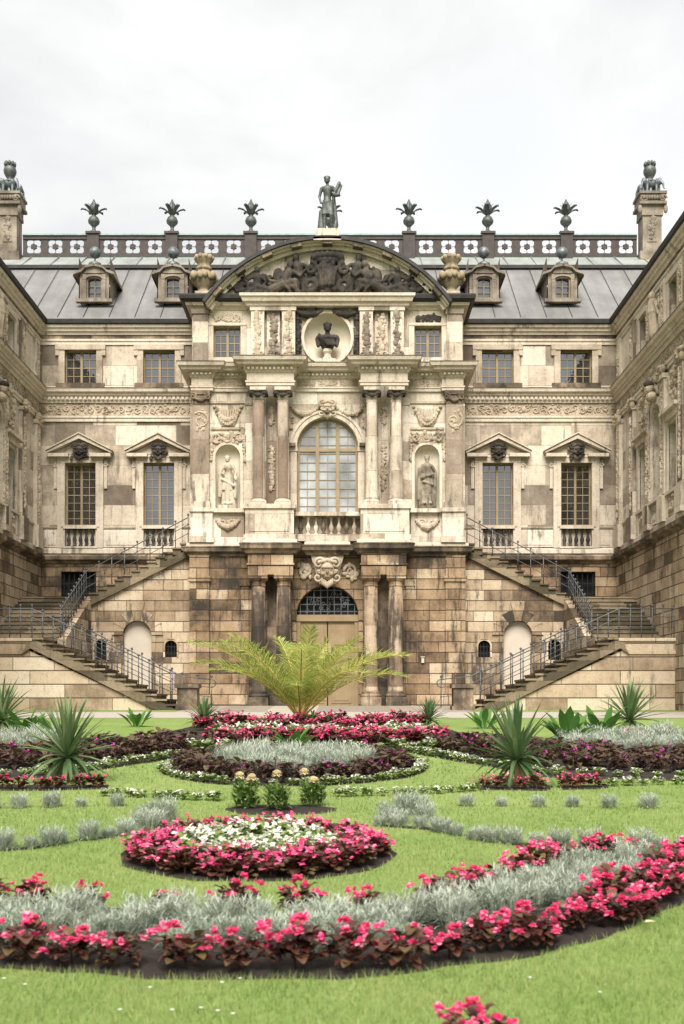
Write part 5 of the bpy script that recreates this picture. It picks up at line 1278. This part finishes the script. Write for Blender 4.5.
# silver rows on the lawn
SIL = 'silver_tuft'
plant('sil', line(px((378,826),(430,829),(472,838),(520,845),(590,848),(700,852)), .2,.05), SIL, 'silver-grey tuft in the curved row right of the round bed', 'silver plant', 'silver tufts in the curved row at right', .68)
plant('sil', line(px((385,822),(405,812),(440,808)), .26,.07)+line(px((400,824),(430,818)),.3,.06), SIL, 'silver-grey tuft in the clump behind the round bed, right', 'silver plant', 'silver tufts clumped right behind the round bed', .85)
plant('sil', line(px((468,806),(505,806),(540,807),(575,807),(605,808),(635,808),(668,807)), .37,.03), SIL, 'silver-grey tuft in the straight row on the right lawn', 'silver plant', 'silver tufts in the straight row at right', .7)
plant('sil', line(px((-10,808),(30,808),(60,807),(82,807),(120,806)), .32,.03), SIL, 'silver-grey tuft in the straight row on the left lawn', 'silver plant', 'silver tufts in the straight row at left', .7)
plant('sil', line(px((-20,850),(10,850),(40,848),(75,841),(110,837),(135,833)), .2,.05), SIL, 'silver-grey tuft in the curved row left of the round bed', 'silver plant', 'silver tufts in the curved row at left', .68)
plant('sil', px((148,824),(156,826),(163,822),(150,829),(141,827)), SIL, 'silver-grey tuft in the tall clump left behind the round bed', 'silver plant', 'silver tufts clumped left behind the round bed', 1.0)
for pts in (px((378,826),(430,829),(472,838),(520,845),(590,848),(700,852)), px((-20,850),(10,850),(40,848),(75,841),(110,837),(135,833))):
    n = len(pts); bed([(u,d-.07) for u,d in pts]+[(u,d+.07) for u,d in reversed(pts)],.03)
# marigolds
mc = G(281,810); bed([(mc[0]+.58*cos(2*pi*k/24), mc[1]+.42*sin(2*pi*k/24)) for k in range(24)])
for (x,y,hs,lb) in ((246,808,[(-.08,0,.36),(.06,.04,.38),(0,-.08,.31)],'marigold plant with three cream heads, leftmost on the small soil patch'),(277,810,[(.0,0,.42)],'marigold plant with one cream pompom head, middle of the small soil patch'),(313,806,[(-.1,.1,.4),(.02,-.05,.3),(.0,.08,.3)],'marigold plant with cream heads, rightmost on the small soil patch')):
    u,d = G(x,y); th = thing('marigold', gpt(u,d), lb, 'marigold', 'cream marigolds behind the round bed', U_(0,6)); th.scale = (.9,.9,.85)
    mb = MB()
    for i in range(330):
        a = U_(0,6.28); r = .135*sqrt(U_(0,1)); blade(mb,(r*cos(a),r*sin(a),U_(.02,.27)),a+U_(-.8,.8),U_(-.1,1.3),U_(.06,.12),.03,.5,3,(.3,1,.8,0))
    for h in hs: mb.tube([(h[0]*.4,h[1]*.4,.0),h],.008,5)
    sub('foliage', mb, M['mari'], th)
    for h in hs:
        mb = MB()
        for i in range(60): a = 2.4*i; t = i/60; blade(mb,(0,0,.012*t),a,1.5-1.9*t,.066,.03,.4,2,(.5,1,.4))
        mb.v = [(p[0]+h[0],p[1]+h[1],p[2]+h[2]) for p in mb.v]; sub('flower_head', mb, M['cream'], th)
# white and pink edging rows across the lawn
plant('edge', line(px((104,796),(160,799),(222,801)),.17,.03), 'white_begonia', 'low white edging begonia in the row left of the marigolds', 'begonia', 'white edging row left of the marigolds', .66)
plant('edge', line(px((338,797),(410,795),(480,791)),.17,.03), 'white_begonia', 'low white edging begonia in the row right of the marigolds', 'begonia', 'white edging row right of the marigolds', .66)
bed(px((480,790),(545,791),(552,790),(552,786),(545,785),(480,785)),.02); bed(px((562,790),(608,789),(608,785),(562,785)),.02)
plant('begf', line(px((484,788),(518,789),(548,789)),.2,.03)+line(px((566,788),(605,787)),.2,.03), 'begonia', 'pink begonia in the short row below the big right yucca', 'begonia', 'begonias below the big right yucca', .72)
bed(px((-32,791),(50,791),(108,789),(108,785),(50,785),(-32,785)),.02)
plant('begd', line(px((-30,788),(20,789),(60,789),(104,787)),.22,.04), 'begonia', 'dark-leaved pink begonia in the short row below the big left yucca', 'begonia', 'begonias below the big left yucca', .7)
plant('edge', line(px((610,786),(650,785),(690,784)),.22,.04), 'white_begonia', 'low white edging begonia right of the pink row by the right yucca', 'begonia', 'white edging at the far right of the lawn', .62)
# middle oval bed
MCc = (-.16, 16.6); ov = lambda rx, ry, n=44, c=MCc: [(c[0]+rx*cos(2*pi*k/n), c[1]+ry*sin(2*pi*k/n)) for k in range(n)]
bed(ov(1.9,2.6))
plant('col', line(ov(1.56,2.1)+ov(1.56,2.1)[:1],.34,.06)+line(ov(1.3,1.75)+ov(1.3,1.75)[:1],.38,.06), 'coleus', 'dark purple-leaved plant in the ring of the middle oval bed', 'foliage plant', 'dark plants ringing the middle oval bed', .78)
plant('sil', fill(ov(1.12,1.5),.3), SIL, 'silver-grey tuft in the heart of the middle oval bed', 'silver plant', 'silver tufts in the middle oval bed', 1.35)
plant('edge', [p for p in line(ov(1.84,2.5)+ov(1.84,2.5)[:1],.22,.03) if p[1] < 17.4], 'white_begonia', 'low white edging begonia round the front of the middle oval bed', 'begonia', 'white edging of the middle oval bed', .66)
# side beds, mirrored
SB = px((392,749),(440,759),(490,767),(550,778),(684,781),(790,781),(790,742),(640,739),(560,738),(480,738),(430,742))
for s,nm_ in ((1,'right'),(-1,'left')):
    f = (lambda p: p) if s > 0 else sym
    bed(f(SB))
    plant('col', f(fill(px((428,749),(480,758),(550,771),(684,774),(760,774),(760,758),(640,757),(560,752),(500,744),(440,743)),.42)), 'coleus', 'dark purple-leaved plant in the %s side bed' % nm_, 'foliage plant', 'dark plants in the %s side bed' % nm_, .82)
    plant('sil', f(fill(px((560,751),(640,756),(760,757),(760,744),(640,741),(570,741)),.44)), SIL, 'silver-grey tuft in the %s side bed' % nm_, 'silver plant', 'silver tufts in the %s side bed' % nm_, 1.5)
    plant('edge', f(line(px((396,750),(440,757),(488,765),(550,775),(684,779),(760,779)),.25,.03)), 'white_begonia', 'low white edging begonia along the %s side bed' % nm_, 'begonia', 'white edging of the %s side bed' % nm_, .72)
    plant('begd', f(line(px((600,746),(684,742)),.6,.1)), 'begonia', 'pink begonia among the silver tufts of the %s side bed' % nm_, 'begonia', 'begonias at the back of the %s side bed' % nm_, 1.1)
# far pink beds around the palm
FB = [(-3.3,20.3),(-2.0,19.7),(0,19.6),(2.0,19.7),(2.9,20.3),(3.1,25),(2.6,29.5),(-2.8,29.5),(-3.3,25)]
bed(FB)
def strip(u0,u1,d0,d1): return [(u0,d0),(u1,d0),(u1,d1),(u0,d1)]
plant('begf', fill(strip(-1.9,2.4,20.6,22.4),.42), 'begonia', 'pink begonia in the nearer row before the palm', 'begonia', 'begonias in the nearer row before the palm', 1.25)
plant('begf', fill(strip(-2.9,2.4,25.2,28.3),.58), 'begonia', 'pink begonia in the farther row around the palm', 'begonia', 'begonias in the farther row around the palm', 1.3)
plant('whi', fill(strip(-2.1,2.4,22.7,24.8),.52), 'white_begonia', 'white begonia between the two pink rows before the palm', 'begonia', 'white begonias before the palm', 1.3)
plant('edge', line([(-2.1,19.9),(0,19.8),(2.4,19.95)],.3,.04), 'white_begonia', 'low white edging begonia in front of the pink rows', 'begonia', 'white edging before the pink rows', 1.1)
# yuccas
yuc('large spiky yucca with hanging grey-green leaves on the left lawn', gpt(*G(66,782)), .72, .28)
yuc('large spiky yucca on the right lawn beside the pink row', gpt(*G(520,785)), .71, .28)
yuc('small yucca at the foot of the left staircase', gpt(*G(203,727)), .52, .12); yuc('small yucca at the foot of the right staircase', gpt(*G(428,727)), .52, .12)
yuc('yucca cut off by the left picture edge', gpt(*G(2,734)), .85, .25); yuc('yucca before the right stair wall, far right', gpt(*G(629,734)), .82, .25)
# broad-leaved plants
def canna(px_, py_, h, lab, n=14):
    u,d = G(px_,py_); mb = MB()
    for i in range(n):
        a = i*2.4+U_(-.3,.3); r = U_(.02,.25)*h; blade(mb,(r*cos(a),r*sin(a),0),a,U_(.7,1.4),h*U_(.7,1.1),h*.26,U_(.2,1.0),4,(.12,.5,1.0,.8,.0),.35)
    tag(mb.build('broad_leaved_plant', M['canna'], None, True, gpt(u,d)), lab, 'plant', 'broad-leaved green plants in the beds')
canna(137,727,.55,'small broad-leaved green plant before the left stair wall',12)
canna(294,752,.5,'broad-leaved green plant in the middle oval bed',20); canna(318,727,.5,'broad-leaved green plant beside the palm foot',10)
canna(484,729,.6,'broad-leaved green plant at the foot of the right stair',12); canna(600,738,.75,'broad-leaved green plant left of the far right yucca',16); canna(568,746,.75,'broad-leaved green plant behind the big right yucca',18)
canna(24,738,.75,'broad-leaved green plant beside the left picture edge',16); canna(52,744,.7,'broad-leaved green plant behind the big left yucca',14)
# palm
pu,pd = G(300,724.5)
palm = thing('palm_tree', gpt(pu,pd), 'yellow-green feather palm with arching fronds in front of the palace door', 'palm')
t = MB(); t.lathe([(.24,-.1),(.25,.08),(.2,.2),(.12,.3),(.04,.36)], (0,0,0), 18, lambda a,z: 1+.12*sin(9*a+z*20)); sub('trunk', t, M['fibre'], palm)
def frond(L, bend, el):
    r = MB(); lf = MB(); pts = []; x = z = 0.0; e = el; n = 26
    for i in range(n+1): pts.append((x,0,z)); x += cos(e)*L/n; z += sin(e)*L/n; e -= bend/n*(.4+1.2*i/n)
    r.tube(pts, .028, 5, .006)
    for i in range(11,n*3):
        t = i/(n*3); j = min(n-1,int(t*n)); fr = t*n-j; p = Vector(pts[j]).lerp(Vector(pts[j+1]),fr); tg = (Vector(pts[j+1])-Vector(pts[j])).normalized()
        ll = (.58*sin(pi*min(1,(t-.12)*.95+.14))**.6+.10)*L/3
        for q in (-1,1):
            el_ = U_(.5,.9)
            dirv = (tg*U_(.55,.75)+Vector((0,q,0))*U_(.55,.8)+Vector((-tg.z,0,tg.x))*U_(.0,.45)).normalized()
            wv = tg*.5*.033; m = p+dirv*ll*.5; tip = p+dirv*ll-Vector((0,0,U_(.05,.28)*ll))
            lf.add([p-wv*.6,p+wv*.6,m+wv,m-wv,tip], [(0,1,2,3),(3,2,4)])
    return r, lf
FR = []
for (L,b,el) in ((2.45,.55,1.40),(2.75,.8,1.16),(3.25,.95,1.02),(3.35,1.05,.88),(3.2,1.1,.78)):
    for _ in range(2):
        r, lf = frond(L*U_(.94,1.06), b*U_(.85,1.15), el)
        a = bpy.data.meshes.new('frond'); r.mi = 0; a.from_pydata(lf.v,[],lf.f); a.materials.append(M['palm'])
        b2 = bpy.data.meshes.new('stalk'); b2.from_pydata(r.v,[],r.f); b2.materials.append(M['rachis']); FR.append((a,b2))
for i in range(24):
    lv = min(4,int(5*(i/24)**.7)); a,b2 = FR[lv*2+i%2]
    o = bpy.data.objects.new('frond', a); COL.objects.link(o); o.parent = palm; o.location = (0,0,.22-.03*lv); o.rotation_euler = (U_(-.1,.1),U_(-.08,.08),i*2.39996+U_(-.25,.25)); s = U_(.86,1.02); o.scale = (s,s,s)
    q = bpy.data.objects.new('stalk', b2); COL.objects.link(q); q.parent = o
# ------------------------------------------------------------------ grass
def grass():
    mb = MB(); v = mb.v; f = mb.f; rg = random.Random(5)
    bb = [(min(p[0] for p in b)-.02,max(p[0] for p in b)+.02,min(p[1] for p in b)-.02,max(p[1] for p in b)+.02,b) for b in beds]
    for d0,d1,dens,h,w in ((4.55,5.6,2600,.05,.006),(5.6,7.2,1900,.045,.007),(7.2,9,1250,.04,.009),(9,12,620,.04,.012),(12,16,260,.04,.018),(16,21,110,.045,.03)):
        ha = (d1*342/1150)*1.06
        for i in range(int(2*ha*(d1-d0)*dens)):
            d = rg.uniform(d0,d1); x = rg.uniform(-ha,ha)
            if abs(x) > d*342/1150*1.05+.1: continue
            u = x-AX; hit = False
            for x0,x1,y0,y1,b in bb:
                if x0 < u < x1 and y0 < d < y1 and inside((u,d),b): hit = True; break
            if hit: continue
            z = gz(d); a = rg.uniform(0,6.28); L = h*rg.uniform(.5,1.3); le = rg.uniform(.1,.9)*L; q = rg.uniform(0,6.28); c,s = cos(a)*w/2, sin(a)*w/2
            k = len(v); v += [(x-c,d-s,z-.003),(x+c,d+s,z-.003),(x+cos(q)*le,d+sin(q)*le,z+sqrt(max(1e-6,L*L-le*le*.8)))]
            f.append((k,k+1,k+2)); mb.m.append(0)
    tag(mb.build('grass', M['blade']), 'short mown grass of the parterre lawn', 'grass', kind='stuff')
grass()
# daisies and a fallen leaf
dz = MB()
for k in range(9): blade(dz,(0,0,.012),2*pi*k/9,.35,.011,.007,.2,2,(.5,1,.4))
d0 = None
for x,y in ((150,995),(222,990),(172,1018),(201,1016),(218,1019),(120,1018),(4,986),(25,992),(233,1022),(240,986),(600,1000),(530,985)):
    u,d = G(x,y); d = max(d,4.8)
    if d0 is None: o = d0 = dz.build('daisy', M['white'], None, False, gpt(u,d))
    else: o = link_copy(d0, None, gpt(u,d), U_(0,6))
    o.location.z += .022; tag(o, 'tiny white daisy in the grass before the front crescent bed', 'daisy', 'daisies in the near grass')
mb = MB(); blade(mb,(0,0,.05),.2,.1,.07,.05,.3,4,LEAF,.2); u,d = G(645,931); tag(mb.build('fallen_leaf', M['cream'], None, True, gpt(u,d)), 'fallen yellow leaf on the grass at the right of the crescent bed', 'leaf')
print('PLANTS', cnt)

# ------------------------------------------------------------------ sky, light, camera
w = bpy.data.worlds.new('World'); S.world = w; w.use_nodes = True; nt = w.node_tree; L = nt.links.new
bg = nt.nodes['Background']
SUN_EL, SUN_AZ = R(47), R(-4)       # azimuth from straight behind the camera, towards the left
sky = N(nt,'ShaderNodeTexSky', sky_type='NISHITA'); sky.sun_disc = False; sky.sun_elevation = SUN_EL; sky.sun_rotation = pi + SUN_AZ
tc = N(nt,'ShaderNodeTexCoord'); mp = N(nt,'ShaderNodeMapping'); mp.inputs['Scale'].default_value = (1.0,1.0,2.2); mp.inputs['Location'].default_value = (.3,.1,.4); L(tc.outputs['Generated'], mp.inputs[0])
n1 = N(nt,'ShaderNodeTexNoise', i_Scale=2.6, i_Detail=7.0, i_Roughness=.55, i_Distortion=.3); L(mp.outputs[0], n1.inputs[0])
n2 = N(nt,'ShaderNodeTexNoise', i_Scale=1.7, i_Detail=4.0, i_Roughness=.5); L(mp.outputs[0], n2.inputs[0])
SKYS = .05
cl = ramp(nt, [(.34,(4.75,4.8,4.85)),(.5,(5.65,5.67,5.67)),(.64,(6.15,6.15,6.1))], n1.outputs[0])
vm = N(nt,'ShaderNodeVectorMath', operation='DOT_PRODUCT'); L(tc.outputs['Generated'], vm.inputs[0]); vm.inputs[1].default_value = Vector((.129,1,.50)).normalized()
hole = mth(nt,'ADD', mth(nt,'MULTIPLY', mth(nt,'SUBTRACT', vm.outputs['Value'], .9972), 230.0), mth(nt,'MULTIPLY', mth(nt,'SUBTRACT', n1.outputs[0], .5), 4.0), True)
cl = mixc(nt, mth(nt,'MULTIPLY', hole, .75), cl, (5.25,5.5,5.75))
gap = ramp(nt, [(.0,(.0,)*3),(.36,(.0,)*3),(.45,(1,1,1))], n2.outputs[0])
sg = N(nt,'ShaderNodeSeparateColor'); L(gap, sg.inputs[0])
L(mixc(nt, mth(nt,'ADD', mth(nt,'MULTIPLY', sg.outputs[0], .14), .86), mixc(nt, .0, sky.outputs[0], (0,0,0)), cl), bg.inputs[0]); bg.inputs[1].default_value = SKYS
sl = bpy.data.lights.new('sun','SUN'); sl.energy = 2.2; sl.angle = R(38); sl.color = (1.0,.945,.865)
so = bpy.data.objects.new('sun', sl); COL.objects.link(so)
to = Vector((cos(SUN_EL)*sin(SUN_AZ), -cos(SUN_EL)*cos(SUN_AZ), sin(SUN_EL)))
so.rotation_euler = to.to_track_quat('Z','Y').to_euler()
cam = bpy.data.cameras.new('camera'); co = bpy.data.objects.new('camera', cam); COL.objects.link(co)
co.location = (0,0,EYE); co.rotation_euler = (pi/2,0,0)
cam.sensor_fit = 'VERTICAL'; cam.sensor_height = 36; cam.sensor_width = 24; cam.lens = 36*1150/1024; cam.shift_y = (706-512)/1024
cam.clip_end = 2000; cam.clip_start = .05
cam.dof.use_dof = True; cam.dof.focus_distance = 36; cam.dof.aperture_fstop = 3.6
S.camera = co
S.view_settings.view_transform = 'Standard'; S.view_settings.look = 'None'; S.view_settings.gamma = 1; S.view_settings.exposure = 1.8
S.cycles.max_bounces = 6; S.cycles.use_denoising = True
